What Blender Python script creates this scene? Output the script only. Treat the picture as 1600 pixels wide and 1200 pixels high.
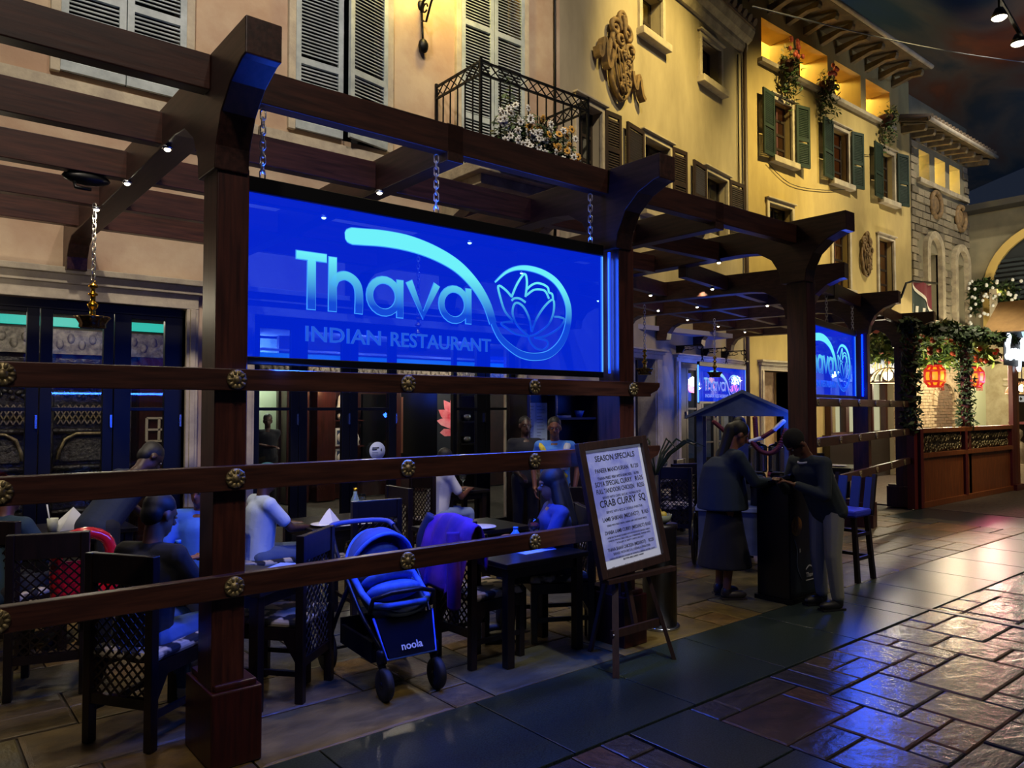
import bpy, bmesh, math, random
from mathutils import Vector, Matrix, noise
from math import sin, cos, pi, radians
random.seed(7)
SC = bpy.context.scene
COL = SC.collection
for o in list(bpy.data.objects): bpy.data.objects.remove(o)
# ---------------------------------------------------------------- camera
F_PX = 1175.0
cam = bpy.data.cameras.new('camera'); cam.sensor_width = 36.0; cam.lens = 36.0 * F_PX / 1600; cam.clip_end = 300
cob = bpy.data.objects.new('camera', cam); COL.objects.link(cob); SC.camera = cob
th = math.atan2(1430, math.hypot(F_PX, 38)); pt = math.atan2(38, F_PX)
cob.location = (0, 0, 1.68)
cob.rotation_euler = Vector((cos(th)*cos(pt), sin(th)*cos(pt), sin(pt))).to_track_quat('-Z', 'Y').to_euler()
# ---------------------------------------------------------------- view, world
SC.view_settings.view_transform = 'Standard'; SC.view_settings.look = 'None'
SC.view_settings.gamma = 1; SC.view_settings.use_curve_mapping = False
SC.view_settings.exposure = 0.0
SC.cycles.use_denoising = True; SC.cycles.max_bounces = 8; SC.cycles.transparent_max_bounces = 16
SC.cycles.sample_clamp_indirect = 4.0; SC.cycles.caustics_reflective = False; SC.cycles.caustics_refractive = False
W = bpy.data.worlds.new('world'); SC.world = W; W.use_nodes = True
W.node_tree.nodes['Background'].inputs[0].default_value = (0.30, 0.42, 0.75, 1)
W.node_tree.nodes['Background'].inputs[1].default_value = 0.035
# ---------------------------------------------------------------- lights
def spot(name, loc, target, power, color, size=60, blend=.6, rad=.15):
    l = bpy.data.lights.new(name, 'SPOT'); l.energy = power; l.color = color; l.spot_size = radians(size); l.spot_blend = blend; l.shadow_soft_size = rad
    o = bpy.data.objects.new(name, l); COL.objects.link(o); o.location = loc
    o.rotation_euler = (Vector(target) - Vector(loc)).to_track_quat('-Z', 'Y').to_euler(); return o
def point(name, loc, power, color, rad=.05):
    l = bpy.data.lights.new(name, 'POINT'); l.energy = power; l.color = color; l.shadow_soft_size = rad
    o = bpy.data.objects.new(name, l); COL.objects.link(o); o.location = loc; return o
def area(name, loc, target, sx, sy, power, color):
    l = bpy.data.lights.new(name, 'AREA'); l.energy = power; l.color = color; l.shape = 'RECTANGLE'; l.size = sx; l.size_y = sy
    o = bpy.data.objects.new(name, l); COL.objects.link(o); o.location = loc
    o.rotation_euler = (Vector(target) - Vector(loc)).to_track_quat('-Z', 'Y').to_euler(); return o
WARM = (1, .78, .36); YEL = (1, .74, .18); NEU = (1, .86, .68); BLU = (.02, .10, 1)
# ceiling spots washing the facades
spot('facade_spot_left', (-1, 1.5, 11), (1.5, 7.8, 5.2), 2500, (1, .87, .70), 60)
spot('facade_spot_left', (3.5, 1.5, 11.5), (4.5, 7.8, 5.2), 1400, (1, .85, .74), 55)
spot('facade_spot_middle', (9.5, 3.5, 12), (10.2, 8.3, 7.1), 4600, (1, .74, .22), 42, .9)
spot('facade_spot_middle', (6, 2, 11.5), (8.3, 8, 6.2), 1100, (1, .86, .66), 55)
spot('facade_spot_right', (14.5, 3.5, 12), (14.8, 8.8, 6.2), 5000, (1, .76, .28), 46, .9)
spot('facade_spot_right', (18, 3.5, 12), (18.4, 8.8, 6.4), 2600, (1, .86, .55), 50, .9)
spot('facade_spot_far', (21.5, 4, 12), (23.2, 8.8, 6.3), 1500, (1, .88, .66), 60)
spot('arch_spot', (21, 3, 11), (25.5, 6.5, 6), 600, (1, .88, .6), 60)
# uplights added to brighten the painted ceiling, fixtures unseen
spot('sky_fill_uplight', (26, 4, 8.5), (33, 6, 14), 900, (1, .50, .24), 100)
spot('sky_fill_uplight', (19, -3, 8), (24, 2, 14), 1500, (.45, .6, 1), 120)
spot('sky_fill_uplight', (30, -2, 8), (38, 0, 14), 1500, (.5, .75, 1), 110)
# mall ceiling lamps on the walkway side, lighting the pergola front
spot('mall_spot', (-1.5, -3.5, 10), (.0, 3.6, 3.8), 1300, (1, .84, .70), 34, .8, .3)
spot('mall_spot', (2.5, -4.5, 10), (2.0, 3.8, .6), 330, (1, .86, .72), 46, .8, .3)
spot('mall_spot', (7, -4, 10), (5.8, 3.6, .7), 420, (1, .86, .72), 44, .8, .3)
spot('mall_spot', (14, -3, 10), (12.5, 5, 1.2), 700, (1, .82, .6), 40, .8, .3)
spot('board_fill_spot', (2.9, .8, 5.5), (3.83, 3.4, 1.0), 520, (.82, .86, 1), 17, .4, .08)  # added to brighten the menu board; no fixture stands there
# the big sign's own light
area('sign_light_out', (2.63, 3.70, 2.36), (2.63, 0, 1.4), 2.4, .7, 30, BLU)
area('sign_light_down', (2.63, 3.80, 1.89), (2.55, 4.3, 0), 2.4, .08, 80, BLU)
area('sign_light_up', (2.63, 3.745, 2.87), (2.63, 3.745, 4), 2.4, .04, 12, BLU)
area('sign_light_side', (3.93, 3.72, 2.36), (5, 3.72, 2.36), .05, .8, 6, BLU)
area('sign2_light_out', (9.35, 4.70, 2.3), (9.8, 2, 1.2), 2.2, .7, 80, BLU)
area('sign2_light_in', (9.25, 4.95, 2.3), (8.9, 8, 1.2), 2.2, .7, 26, BLU)
area('sign3_light', (11.55, 7.98, 2.1), (11.9, 6, 1.3), 1.8, .55, 10, BLU)
area('sign3_light_back', (11.50, 8.10, 2.1), (11.3, 9.5, 2.1), 1.8, .55, 16, BLU)
# lamps inside the restaurant
for p_, e_ in (((0.2, 8.9, 2.75), 26), ((1.6, 8.9, 2.75), 26), ((4.5, 10.5, 2.75), 26), ((6.4, 11.8, 2.6), 60), ((8.6, 12.0, 2.4), 45), ((5.2, 8.6, 2.75), 20)): point('inner_lamp', p_, e_, (1, .84, .64), .08)
point('passage_lamp', (5.0, 13.45, 2.6), 80, (.92, 1, .78), .1)
point('neighbour_fill_lamp', (17.6, 6.6, 2.4), 150, (1, .86, .6), .12); point('neighbour_fill_lamp', (20.5, 6.9, 2.7), 260, (1, .88, .62), .15)  # fill added to brighten the neighbouring restaurant and its floor reflections
point('inner_lamp_far', (11.6, 10.6, 2.5), 60, (.85, 1, .85), .1)
# terrace downlights
for x_, y_ in ((1.17, 4.5), (1.13, 6.21), (2.53, 5.36), (3.92, 5.36), (5.24, 6.21), (6.40, 4.50), (7.6, 5.6), (9.0, 6.7), (11.6, 7.1)):
    spot('terrace_downlight', (x_, y_, 3.12), (x_, y_, 0), 42, (1, .86, .6), 95, .8, .03)
point('terrace_back', (.3, 6.9, 2.6), 10, (1, .85, .6), .05)
# walkway ceiling lamps that glaze the slate
spot('walk_spot', (10, 1.2, 10), (10, 1.2, 0), 1300, (1, .74, .42), 60)
spot('walk_spot', (4.5, -1, 10), (4.3, 1, 0), 650, (1, .80, .52), 60)
spot('walk_spot_far', (16, 0, 10), (15, 2, 0), 900, (1, .76, .46), 80)
spot('vine_fill_spot', (16, 3.5, 6.5), (16, 6.5, 3), 900, (1, .9, .62), 60)  # added spot to brighten the vine canopy, not a walkway lamp
point('neighbour_fill_lamp', (15.3, 6.3, 2.2), 45, (1, .9, .62), .1)  # fill added to light the vines from below
spot('cart_fill_spot', (5.6, 3.9, 3.1), (6.9, 4.4, 1.4), 22, (.6, .7, 1), 60)  # added light to whiten the blue-lit cart front, no fixture of its own
point('column_lamp', (5.98, 12.45, 2.0), 7, (1, .5, .2), .04)
point('neighbour_fill_lamp', (23.6, 6.9, 2.9), 160, (1, .9, .66), .15)  # fill added to brighten the pale far wall
# ---------------------------------------------------------------- helpers
def lin(h):
    h = h.lstrip('#'); r = []
    for i in (0, 2, 4):
        c = int(h[i:i+2], 16) / 255; r.append(c/12.92 if c <= .04045 else ((c+.055)/1.055)**2.4)
    return (*r, 1)
MATS = {}
def mat(name, c1, rough=.6, c2=None, scale=4, metal=0, bump=0, bscale=None, stretch=(1, 1, 1), spec=.5, emit=None, es=0, alpha=1, trans=0, contrast=(.35, .65), detail=6, coat=0):
    if name in MATS: return MATS[name]
    m = bpy.data.materials.new(name); m.use_nodes = True; nt = m.node_tree; N = nt.nodes; L = nt.links; b = N['Principled BSDF']
    b.inputs['Base Color'].default_value = lin(c1); b.inputs['Roughness'].default_value = rough; b.inputs['Metallic'].default_value = metal
    b.inputs['Specular IOR Level'].default_value = spec; b.inputs['Coat Weight'].default_value = coat
    if alpha < 1: b.inputs['Alpha'].default_value = alpha
    if trans: b.inputs['Transmission Weight'].default_value = trans
    if emit: b.inputs['Emission Color'].default_value = lin(emit); b.inputs['Emission Strength'].default_value = es
    if c2 or bump:
        tc = N.new('ShaderNodeTexCoord'); mp = N.new('ShaderNodeMapping'); mp.inputs['Scale'].default_value = stretch
        L.new(tc.outputs['Object'], mp.inputs[0])
        nz = N.new('ShaderNodeTexNoise'); nz.inputs['Scale'].default_value = scale; nz.inputs['Detail'].default_value = detail; nz.inputs['Roughness'].default_value = .6
        L.new(mp.outputs[0], nz.inputs['Vector'])
        if c2:
            rp = N.new('ShaderNodeValToRGB'); rp.color_ramp.elements[0].position = contrast[0]; rp.color_ramp.elements[1].position = contrast[1]
            rp.color_ramp.elements[0].color = lin(c1); rp.color_ramp.elements[1].color = lin(c2)
            L.new(nz.outputs[0], rp.inputs[0]); L.new(rp.outputs[0], b.inputs['Base Color'])
        if bump:
            nb = nz
            if bscale:
                nb = N.new('ShaderNodeTexNoise'); nb.inputs['Scale'].default_value = bscale; nb.inputs['Detail'].default_value = 5; L.new(mp.outputs[0], nb.inputs['Vector'])
            bp = N.new('ShaderNodeBump'); bp.inputs['Strength'].default_value = bump; bp.inputs['Distance'].default_value = .02
            L.new(nb.outputs[0], bp.inputs['Height']); L.new(bp.outputs[0], b.inputs['Normal'])
    MATS[name] = m; return m
def glow(name, col, s):
    if name in MATS: return MATS[name]
    m = bpy.data.materials.new(name); m.use_nodes = True; b = m.node_tree.nodes['Principled BSDF']
    b.inputs['Base Color'].default_value = (0.02, .02, .02, 1); b.inputs['Emission Color'].default_value = lin(col); b.inputs['Emission Strength'].default_value = s
    MATS[name] = m; return m
class MB:
    def __init__(s): s.v = []; s.f = []; s.m = []; s.cur = 0; s.sm = []; s.smooth = False
    def face(s, idx): s.f.append(idx); s.m.append(s.cur); s.sm.append(s.smooth)
    def add(s, vs, fs):
        n = len(s.v); s.v += [tuple(p) for p in vs]
        for f in fs: s.face([i+n for i in f])
        return s
    def obox(s, c, ax, ay, az):      # centre and three half-axis vectors
        c, ax, ay, az = map(Vector, (c, ax, ay, az)); vs = [c+ax*i+ay*j+az*k for k in (-1, 1) for j in (-1, 1) for i in (-1, 1)]
        return s.add(vs, [(0, 2, 3, 1), (4, 5, 7, 6), (0, 1, 5, 4), (2, 6, 7, 3), (0, 4, 6, 2), (1, 3, 7, 5)])
    def box(s, x0, x1, y0, y1, z0, z1, rz=0):
        c = Vector(((x0+x1)/2, (y0+y1)/2, (z0+z1)/2)); hx, hy, hz = (x1-x0)/2, (y1-y0)/2, (z1-z0)/2
        return s.obox(c, (hx*cos(rz), hx*sin(rz), 0), (-hy*sin(rz), hy*cos(rz), 0), (0, 0, hz))
    def bar(s, p, q, w, h=None, up=(0, 0, 1)):   # rectangular bar from p to q
        p, q = Vector(p), Vector(q); h = h or w; d = q-p; L = d.length
        if L < 1e-6: return s
        d /= L; u = Vector(up)
        if abs(d.dot(u)) > .99: u = Vector((0, 1, 0)) if abs(d.y) < .9 else Vector((1, 0, 0))
        x = d.cross(u).normalized(); y = x.cross(d).normalized()
        return s.obox((p+q)/2, d*L/2, x*w/2, y*h/2)
    def tube(s, pts, r, n=8, closed=False, cap=True):
        pts = [Vector(p) for p in pts]; k = len(pts); rs = r if isinstance(r, (list, tuple)) else [r]*k
        base = len(s.v); ref = None; sm = s.smooth; s.smooth = True
        for i, p in enumerate(pts):
            a = pts[(i-1) % k] if (closed or i > 0) else p; b = pts[(i+1) % k] if (closed or i < k-1) else p
            d = (b-a).normalized() if (b-a).length > 1e-9 else Vector((0, 0, 1))
            if ref is None: ref = Vector((0, 0, 1)) if abs(d.z) < .9 else Vector((1, 0, 0))
            x = d.cross(ref)
            if x.length < 1e-6: x = d.orthogonal()
            x.normalize(); y = d.cross(x).normalized(); ref = x.cross(d)
            ref = y*-1
            for j in range(n):
                t = 2*pi*j/n; s.v.append(tuple(p + x*(rs[i]*cos(t)) + y*(rs[i]*sin(t))))
        for i in range(k if closed else k-1):
            i2 = (i+1) % k
            for j in range(n):
                j2 = (j+1) % n; s.face([base+i*n+j, base+i*n+j2, base+i2*n+j2, base+i2*n+j])
        if cap and not closed:
            s.smooth = False; s.face([base+j for j in range(n)][::-1]); s.face([base+(k-1)*n+j for j in range(n)])
        s.smooth = sm; return s
    def lathe(s, prof, c=(0, 0, 0), n=16, ax=None):
        c = Vector(c); base = len(s.v); k = len(prof); sm = s.smooth; s.smooth = True
        X, Y, Z = ax or ((1, 0, 0), (0, 1, 0), (0, 0, 1)); X, Y, Z = Vector(X), Vector(Y), Vector(Z)
        for r, z in prof:
            for j in range(n):
                t = 2*pi*j/n; s.v.append(tuple(c + X*(r*cos(t)) + Y*(r*sin(t)) + Z*z))
        for i in range(k-1):
            for j in range(n):
                j2 = (j+1) % n; s.face([base+i*n+j, base+i*n+j2, base+(i+1)*n+j2, base+(i+1)*n+j])
        if prof[0][0] > 1e-4: s.face([base+j for j in range(n)][::-1])
        if prof[-1][0] > 1e-4: s.face([base+(k-1)*n+j for j in range(n)])
        s.smooth = sm; return s
    def ell(s, c, r, n=12, m=8, R=None):
        c = Vector(c); base = len(s.v); sm = s.smooth; s.smooth = True
        r = r if isinstance(r, (tuple, list)) else (r, r, r)
        for i in range(m+1):
            a = pi*i/m
            for j in range(n):
                t = 2*pi*j/n; p = Vector((r[0]*sin(a)*cos(t), r[1]*sin(a)*sin(t), -r[2]*cos(a)))
                if R is not None: p = R @ p
                s.v.append(tuple(c+p))
        for i in range(m):
            for j in range(n):
                j2 = (j+1) % n; s.face([base+i*n+j, base+i*n+j2, base+(i+1)*n+j2, base+(i+1)*n+j])
        s.smooth = sm; return s
    def prism(s, poly, o, u, v, d):   # polygon in plane (o,u,v) extruded by vector d
        o, u, v, d = map(Vector, (o, u, v, d)); n = len(poly); b = len(s.v)
        for a, c in poly: s.v.append(tuple(o+u*a+v*c))
        for a, c in poly: s.v.append(tuple(o+u*a+v*c+d))
        s.face([b+i for i in range(n)][::-1]); s.face([b+n+i for i in range(n)])
        for i in range(n): s.face([b+i, b+(i+1) % n, b+n+(i+1) % n, b+n+i])
        return s
    def ribbon(s, pts, w, o, u, v, d, closed=False):  # flat stroke in a plane, thick by d
        o, u, v, d = map(Vector, (o, u, v, d)); P = [Vector((a, b)) for a, b in pts]; k = len(P); ws = w if isinstance(w, (list, tuple)) else [w]*k
        b = len(s.v)
        for i, p in enumerate(P):
            a_ = P[(i-1) % k] if (closed or i > 0) else p; b_ = P[(i+1) % k] if (closed or i < k-1) else p
            t = (b_-a_); t = t.normalized() if t.length > 1e-9 else Vector((1, 0)); nrm = Vector((-t.y, t.x))
            l, r = p+nrm*ws[i]/2, p-nrm*ws[i]/2
            for q in (l, r): s.v.append(tuple(o+u*q.x+v*q.y))
            for q in (l, r): s.v.append(tuple(o+u*q.x+v*q.y+d))
        for i in range(k if closed else k-1):
            A, B = b+4*i, b+4*((i+1) % k)
            s.face([A, B, B+1, A+1]); s.face([A+2, A+3, B+3, B+2]); s.face([A, A+2, B+2, B]); s.face([A+1, B+1, B+3, A+3])
        if not closed:
            s.face([b, b+1, b+3, b+2]); e = b+4*(k-1); s.face([e, e+2, e+3, e+1])
        return s
    def build(s, name, m, parent=None, world=True, bevel=0, loc=None, rz=0, kind=None, label=None):
        me = bpy.data.meshes.new(name); me.from_pydata(s.v, [], s.f)
        for x in (m if isinstance(m, (list, tuple)) else [m]): me.materials.append(x)
        me.polygons.foreach_set('material_index', s.m); me.polygons.foreach_set('use_smooth', s.sm); me.validate(); me.update()
        bm = bmesh.new(); bm.from_mesh(me); bmesh.ops.recalc_face_normals(bm, faces=bm.faces); bm.to_mesh(me); bm.free()
        return link(name, me, parent, world, bevel, loc, rz, kind, label)
def pinv(p): return (Matrix.Translation(p.location) @ Matrix.Rotation(p.rotation_euler.z, 4, 'Z')).inverted()
def link(name, me, parent=None, world=True, bevel=0, loc=None, rz=0, kind=None, label=None):
    o = bpy.data.objects.new(name, me); COL.objects.link(o)
    if loc: o.location = loc
    o.rotation_euler.z = rz
    if parent:
        o.parent = parent
        if world and parent.parent is None: o.matrix_parent_inverse = pinv(parent)
    if bevel:
        b = o.modifiers.new('bevel', 'BEVEL'); b.width = bevel; b.segments = 2; b.limit_method = 'ANGLE'; b.angle_limit = radians(40)
    if kind: o['kind'] = kind
    if label: o['label'] = label
    return o
def tag(o, label, cat, group=None, kind=None):
    o['label'] = label; o['category'] = cat
    if group: o['group'] = group
    if kind: o['kind'] = kind
    return o
def thing(name, label, cat, loc=(0, 0, 0), rz=0, group=None, kind=None):
    o = bpy.data.objects.new(name, None); COL.objects.link(o); o.location = loc; o.rotation_euler.z = rz; o.empty_display_size = .1
    return tag(o, label, cat, group, kind)
KIDS = {}
def dup(root, loc, rz=None, label=None, group=None):
    def kids(p): return [c for c in COL.objects if c.parent == p] if p.name not in KIDS else KIDS[p.name]
    if root.name not in KIDS:
        for c in list(root.children): KIDS[c.name] = list(c.children)
        KIDS[root.name] = list(root.children)
    r = root.copy(); COL.objects.link(r); r.location = loc
    if rz is not None: r.rotation_euler.z = rz
    if label: r['label'] = label
    if group: r['group'] = group
    for ch in KIDS[root.name]:
        c = ch.copy(); COL.objects.link(c); c.parent = r
        for g in KIDS[ch.name]:
            d = g.copy(); COL.objects.link(d); d.parent = c
    return r
def text_mesh(body, size, extrude=.002, align='LEFT', bold=False):
    cu = bpy.data.curves.new('text', 'FONT'); cu.body = body; cu.size = size; cu.extrude = extrude; cu.align_x = align; cu.resolution_u = 3
    if bold: cu.offset = size*.012
    o = bpy.data.objects.new('text', cu); COL.objects.link(o); bpy.context.view_layer.update()
    me = bpy.data.meshes.new_from_object(o.evaluated_get(bpy.context.evaluated_depsgraph_get())); bpy.data.objects.remove(o); return me
def put_text(name, body, size, o, u, v, m, parent, extrude=.002, align='LEFT', width=None, label=None, bold=False):
    me = text_mesh(body, size, extrude, align, bold)
    xs = [p.co.x for p in me.vertices]; sx = 1
    if width and xs: sx = width/max(1e-6, (max(xs)-min(xs)))
    u, v = Vector(u).normalized(), Vector(v).normalized(); n = u.cross(v)
    M = Matrix(((u.x*sx, v.x, n.x, o[0]), (u.y*sx, v.y, n.y, o[1]), (u.z*sx, v.z, n.z, o[2]), (0, 0, 0, 1)))
    me.transform(M); me.materials.clear(); me.materials.append(m)
    return link(name, me, parent, label=label)
# ---------------------------------------------------------------- materials
WOOD = mat('wood', '4a2a20', .38, '2c1712', 3, stretch=(1, 14, 14), bump=.05, spec=.5)
WOODV = mat('wood_vertical', '4a251c', .36, '2b130f', 3, stretch=(14, 14, 1), bump=.05)
WOODY = mat('wood_rafter', '432820', .4, '28160f', 3, stretch=(14, 1, 14), bump=.05)
RED = mat('wood_red', '401610', .35, '260b08', 3, stretch=(14, 14, 1), bump=.04)
DARK = mat('wood_dark', '1a0f0c', .35, '0e0807', 5, stretch=(6, 6, 1), bump=.04)
BLACK = mat('black_paint', '06070a', .4, spec=.3)
IRON = mat('iron', '0d0d10', .45, metal=.6)
STEEL = mat('steel', 'b8bcc4', .25, metal=1)
CHAINM = mat('chain_steel', 'c9c6bd', .3, metal=.9)
BRASS = mat('brass', 'c9992e', .22, metal=1)
OLDBRASS = mat('old_brass', 'ab9c70', .42, '5a4d34', 30, metal=.6)
STONE = mat('trim_stone', 'b3a689', .8, '8a7f6b', 5, bump=.25, bscale=25)
STONEB = mat('stone_pale', 'b9ae97', .8, '9a9080', 4, bump=.2, bscale=30)
PINK = mat('plaster_pink', 'b8a48a', .85, 'a3866e', 1.1, bump=.25, bscale=9, contrast=(.38, .62), detail=9)
YELP = mat('plaster_yellow', 'b3a688', .85, '877c64', .9, bump=.25, bscale=9, contrast=(.35, .7), detail=9, stretch=(1, 1, .35))
YELB = mat('plaster_ochre', 'bda86c', .85, '9a8758', .9, bump=.2, bscale=9, detail=9, stretch=(1, 1, .35))
GREYW = mat('plaster_grey', '8d8468', .85, '6f6954', .8, bump=.2, bscale=9)
SHUT = mat('shutter_grey', 'aab4b6', .6, '8d979a', 6)
SHUTB = mat('shutter_brown', '291816', .6, '1d1110', 6)
SHUTG = mat('shutter_green', '22352c', .55, '182822', 6)
TILE = [mat('slate_%d' % i, a, .26, b, 3.5, bump=.34, bscale=3.5, spec=.75, detail=7) for i, (a, b) in enumerate((('4d3b35', '35302e'), ('5a453c', '3f332e'), ('46403d', '2d2b2c'), ('574a3f', '3c342c'), ('3c3a3d', '2a2a2d'), ('604838', '44342a')))]
TTILE = [mat('terrace_%d' % i, a, .38, b, 3.5, bump=.5, bscale=6, spec=.5, detail=7) for i, (a, b) in enumerate((('766438', '524526'), ('645a3a', '454028'), ('7d643a', '55432a'), ('57543f', '403f30'), ('6c5c3e', '4b4130')))]
GROUT = mat('grout', '4a453c', .8, '35312a', 12, bump=.2)
GRAN = mat('granite', '344240', .28, '141c1c', 110, bump=.06, spec=.6, contrast=(.42, .6), detail=3)
COB = mat('cobble', '5a4a3a', .6, '32281f', 14, bump=.6, bscale=14)
GLASS = bpy.data.materials.new('window_glass'); GLASS.use_nodes = True
def _g():
    nt = GLASS.node_tree; N = nt.nodes; N.clear(); L = nt.links
    o = N.new('ShaderNodeOutputMaterial'); t = N.new('ShaderNodeBsdfTransparent'); g = N.new('ShaderNodeBsdfGlossy'); m = N.new('ShaderNodeMixShader'); f = N.new('ShaderNodeLayerWeight'); pw = N.new('ShaderNodeMath'); pw.operation = 'POWER'; pw.inputs[1].default_value = 5; mr = N.new('ShaderNodeMath'); mr.operation = 'MULTIPLY_ADD'; mr.inputs[1].default_value = .8; mr.inputs[2].default_value = .035; f.inputs[0].default_value = .5
    t.inputs[0].default_value = (.9, .93, .95, 1); g.inputs['Roughness'].default_value = .02
    L.new(f.outputs[1], pw.inputs[0]); L.new(pw.outputs[0], mr.inputs[0]); L.new(mr.outputs[0], m.inputs[0]); L.new(t.outputs[0], m.inputs[1]); L.new(g.outputs[0], m.inputs[2]); L.new(m.outputs[0], o.inputs[0])
_g()
def signmat(name, tint, em, s):
    m = bpy.data.materials.new(name); m.use_nodes = True; nt = m.node_tree; N = nt.nodes; N.clear(); L = nt.links
    o = N.new('ShaderNodeOutputMaterial'); t = N.new('ShaderNodeBsdfTransparent'); e = N.new('ShaderNodeEmission'); a = N.new('ShaderNodeAddShader'); g = N.new('ShaderNodeBsdfGlossy'); mx = N.new('ShaderNodeMixShader')
    t.inputs[0].default_value = (*tint, 1); e.inputs[0].default_value = (*em, 1); e.inputs[1].default_value = s; g.inputs['Roughness'].default_value = .03; mx.inputs[0].default_value = .03
    L.new(t.outputs[0], a.inputs[0]); L.new(e.outputs[0], a.inputs[1]); L.new(a.outputs[0], mx.inputs[1]); L.new(g.outputs[0], mx.inputs[2]); L.new(mx.outputs[0], o.inputs[0]); return m
ACRYL = signmat('blue_acrylic', (.26, .42, .78), (.0002, .020, .60), .56)
def lettermat(name, z0, z1, low, high, s):
    m = bpy.data.materials.new(name); m.use_nodes = True; nt = m.node_tree; N = nt.nodes; L = nt.links; b = N['Principled BSDF']
    tc = N.new('ShaderNodeTexCoord'); sx = N.new('ShaderNodeSeparateXYZ'); mr = N.new('ShaderNodeMapRange'); rp = N.new('ShaderNodeValToRGB')
    mr.inputs[1].default_value = z0; mr.inputs[2].default_value = z1
    rp.color_ramp.elements[0].color = lin(low); rp.color_ramp.elements[1].color = lin(high)
    L.new(tc.outputs['Object'], sx.inputs[0]); L.new(sx.outputs[2], mr.inputs[0]); L.new(mr.outputs[0], rp.inputs[0]); L.new(rp.outputs[0], b.inputs['Emission Color'])
    b.inputs['Base Color'].default_value = (0, .02, .1, 1); b.inputs['Emission Strength'].default_value = s; return m
LETTER = lettermat('letter_glow', .31+1.94, .56+1.94, '0a44d2', '6df0f8', 1.0)
SMALLL = glow('small_letter_glow', '1a58dc', .95)
LED = glow('led_blue', '1040ff', 1.6)
LEDW = glow('led_edge', '5aa8ff', 1.3)
SPOTM = glow('spot_lens', 'fff2cf', 14)
# ---------------------------------------------------------------- floor
fl = MB().box(-6, 40, -12, 16, -.3, -.02).build('floor', GROUT, kind='structure'); tag(fl, 'floor bed and grout under the stone tiles of the walkway and terrace', 'floor', kind='structure')
_tm = {}
def tile_mesh(m):
    if m.name in _tm: return _tm[m.name]
    e = .5; q = MB(); b = .47
    q.add([(-e, -e, -1), (e, -e, -1), (e, e, -1), (-e, e, -1), (-e, -e, -.25), (e, -e, -.25), (e, e, -.25), (-e, e, -.25), (-b, -b, 0), (b, -b, 0), (b, b, 0), (-b, b, 0)],
          [(0, 1, 5, 4), (1, 2, 6, 5), (2, 3, 7, 6), (3, 0, 4, 7), (4, 5, 9, 8), (5, 6, 10, 9), (6, 7, 11, 10), (7, 4, 8, 11), (8, 9, 10, 11)])
    me = bpy.data.meshes.new('tile'); me.from_pydata(q.v, [], q.f); me.materials.append(m); me.update(); _tm[m.name] = me; return me
def ashlar(x0, x1, y0, y1, mod, rng, mats, skip=None, big=((2, 1), (3, 2), (2, 2), (1, 1), (4, 2), (3, 1), (1, 2))):
    nx, ny = int((x1-x0)/mod), int((y1-y0)/mod); used = set(); out = []
    for j in range(ny):
        for i in range(nx):
            if (i, j) in used: continue
            ch = list(big); rng.shuffle(ch)
            for w, h in ch+[(1, 1)]:
                cells = [(i+a, j+c) for a in range(w) for c in range(h)]
                if i+w <= nx and j+h <= ny and not any(c in used for c in cells):
                    used.update(cells); out.append((x0+(i+w/2)*mod, y0+(j+h/2)*mod, w*mod, h*mod, rng.choice(mats))); break
    return [t for t in out if not (skip and skip(t[0], t[1]))]
rg = random.Random(3)
tiles = ashlar(3.48, 11.9, -1.33, 2.672, .2, rg, TILE) + ashlar(1.16, 2.965, .472, 2.672, .2, rg, TILE)
tiles += ashlar(-.6, 12.6, 3.51, 7.76, .28, rg, TTILE, lambda x, y: x > 9 and y < 4.7+(x-9)*.22 and False)
def tsize(t):
    dx = Vector((t[0], t[1], 0)); d = dx.length; f = (t[0]*cos(th)+t[1]*sin(th))
    if f < .5: return 0
    px = 800+F_PX*(t[0]*sin(th)-t[1]*cos(th))/f
    return t[2]*t[3]/(d**3) if -150 < px < 1750 and 1175*1.68/f < 640 else 0
tiles.sort(key=tsize, reverse=True)
rest = MB(); allm = TILE+TTILE
for k, (x, y, w, h, m) in enumerate(tiles):
    g = .012; z = rg.uniform(-.004, .003)
    if k < 300:
        o = bpy.data.objects.new('floor_tile', tile_mesh(m)); COL.objects.link(o); o.parent = fl
        o.location = (x, y, z); o.scale = (w-g, h-g, .02); o.rotation_euler = (rg.uniform(-.004, .004), rg.uniform(-.004, .004), 0)
    else:
        rest.cur = allm.index(m); rest.box(x-w/2+g/2, x+w/2-g/2, y-h/2+g/2, y+h/2-g/2, -.02, z)
rest.build('floor_tiles', allm, fl, kind='stuff')
# dark granite band and cross band, slab by slab
xs = -5.0
while xs < 13:
    w = .95; MB().box(xs+.004, xs+w-.004, 2.68, 3.50, -.02, .001).build('granite_slab', GRAN, fl, bevel=.004); xs += w
ys = -1.2
while ys < 2.6:
    MB().box(2.975, 3.465, ys+.004, ys+.64-.004, -.02, .001).build('granite_slab', GRAN, fl, bevel=.004); ys += .645
MB().box(6.70, 6.76, -2, 3.52, -.02, .004).build('drain_channel', mat('drain', '1b1d24', .3, metal=.7), fl, bevel=.004)
MB().box(11.95, 13.4, -2, 5.4, -.02, .001).build('granite_slab', GRAN, fl)
MB().box(13.45, 40, -12, 9, -.02, .0).build('cobble_paving', COB, fl, kind='stuff')
for a, b, c, d in ((-6, 1.18, -12, 2.64), (1.2, 2.95, -12, .46), (3.49, 11.9, -12, -1.34)):
    MB().box(a, b, c, d, -.02, -.002).build('outer_paving', TILE[0], fl)
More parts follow.
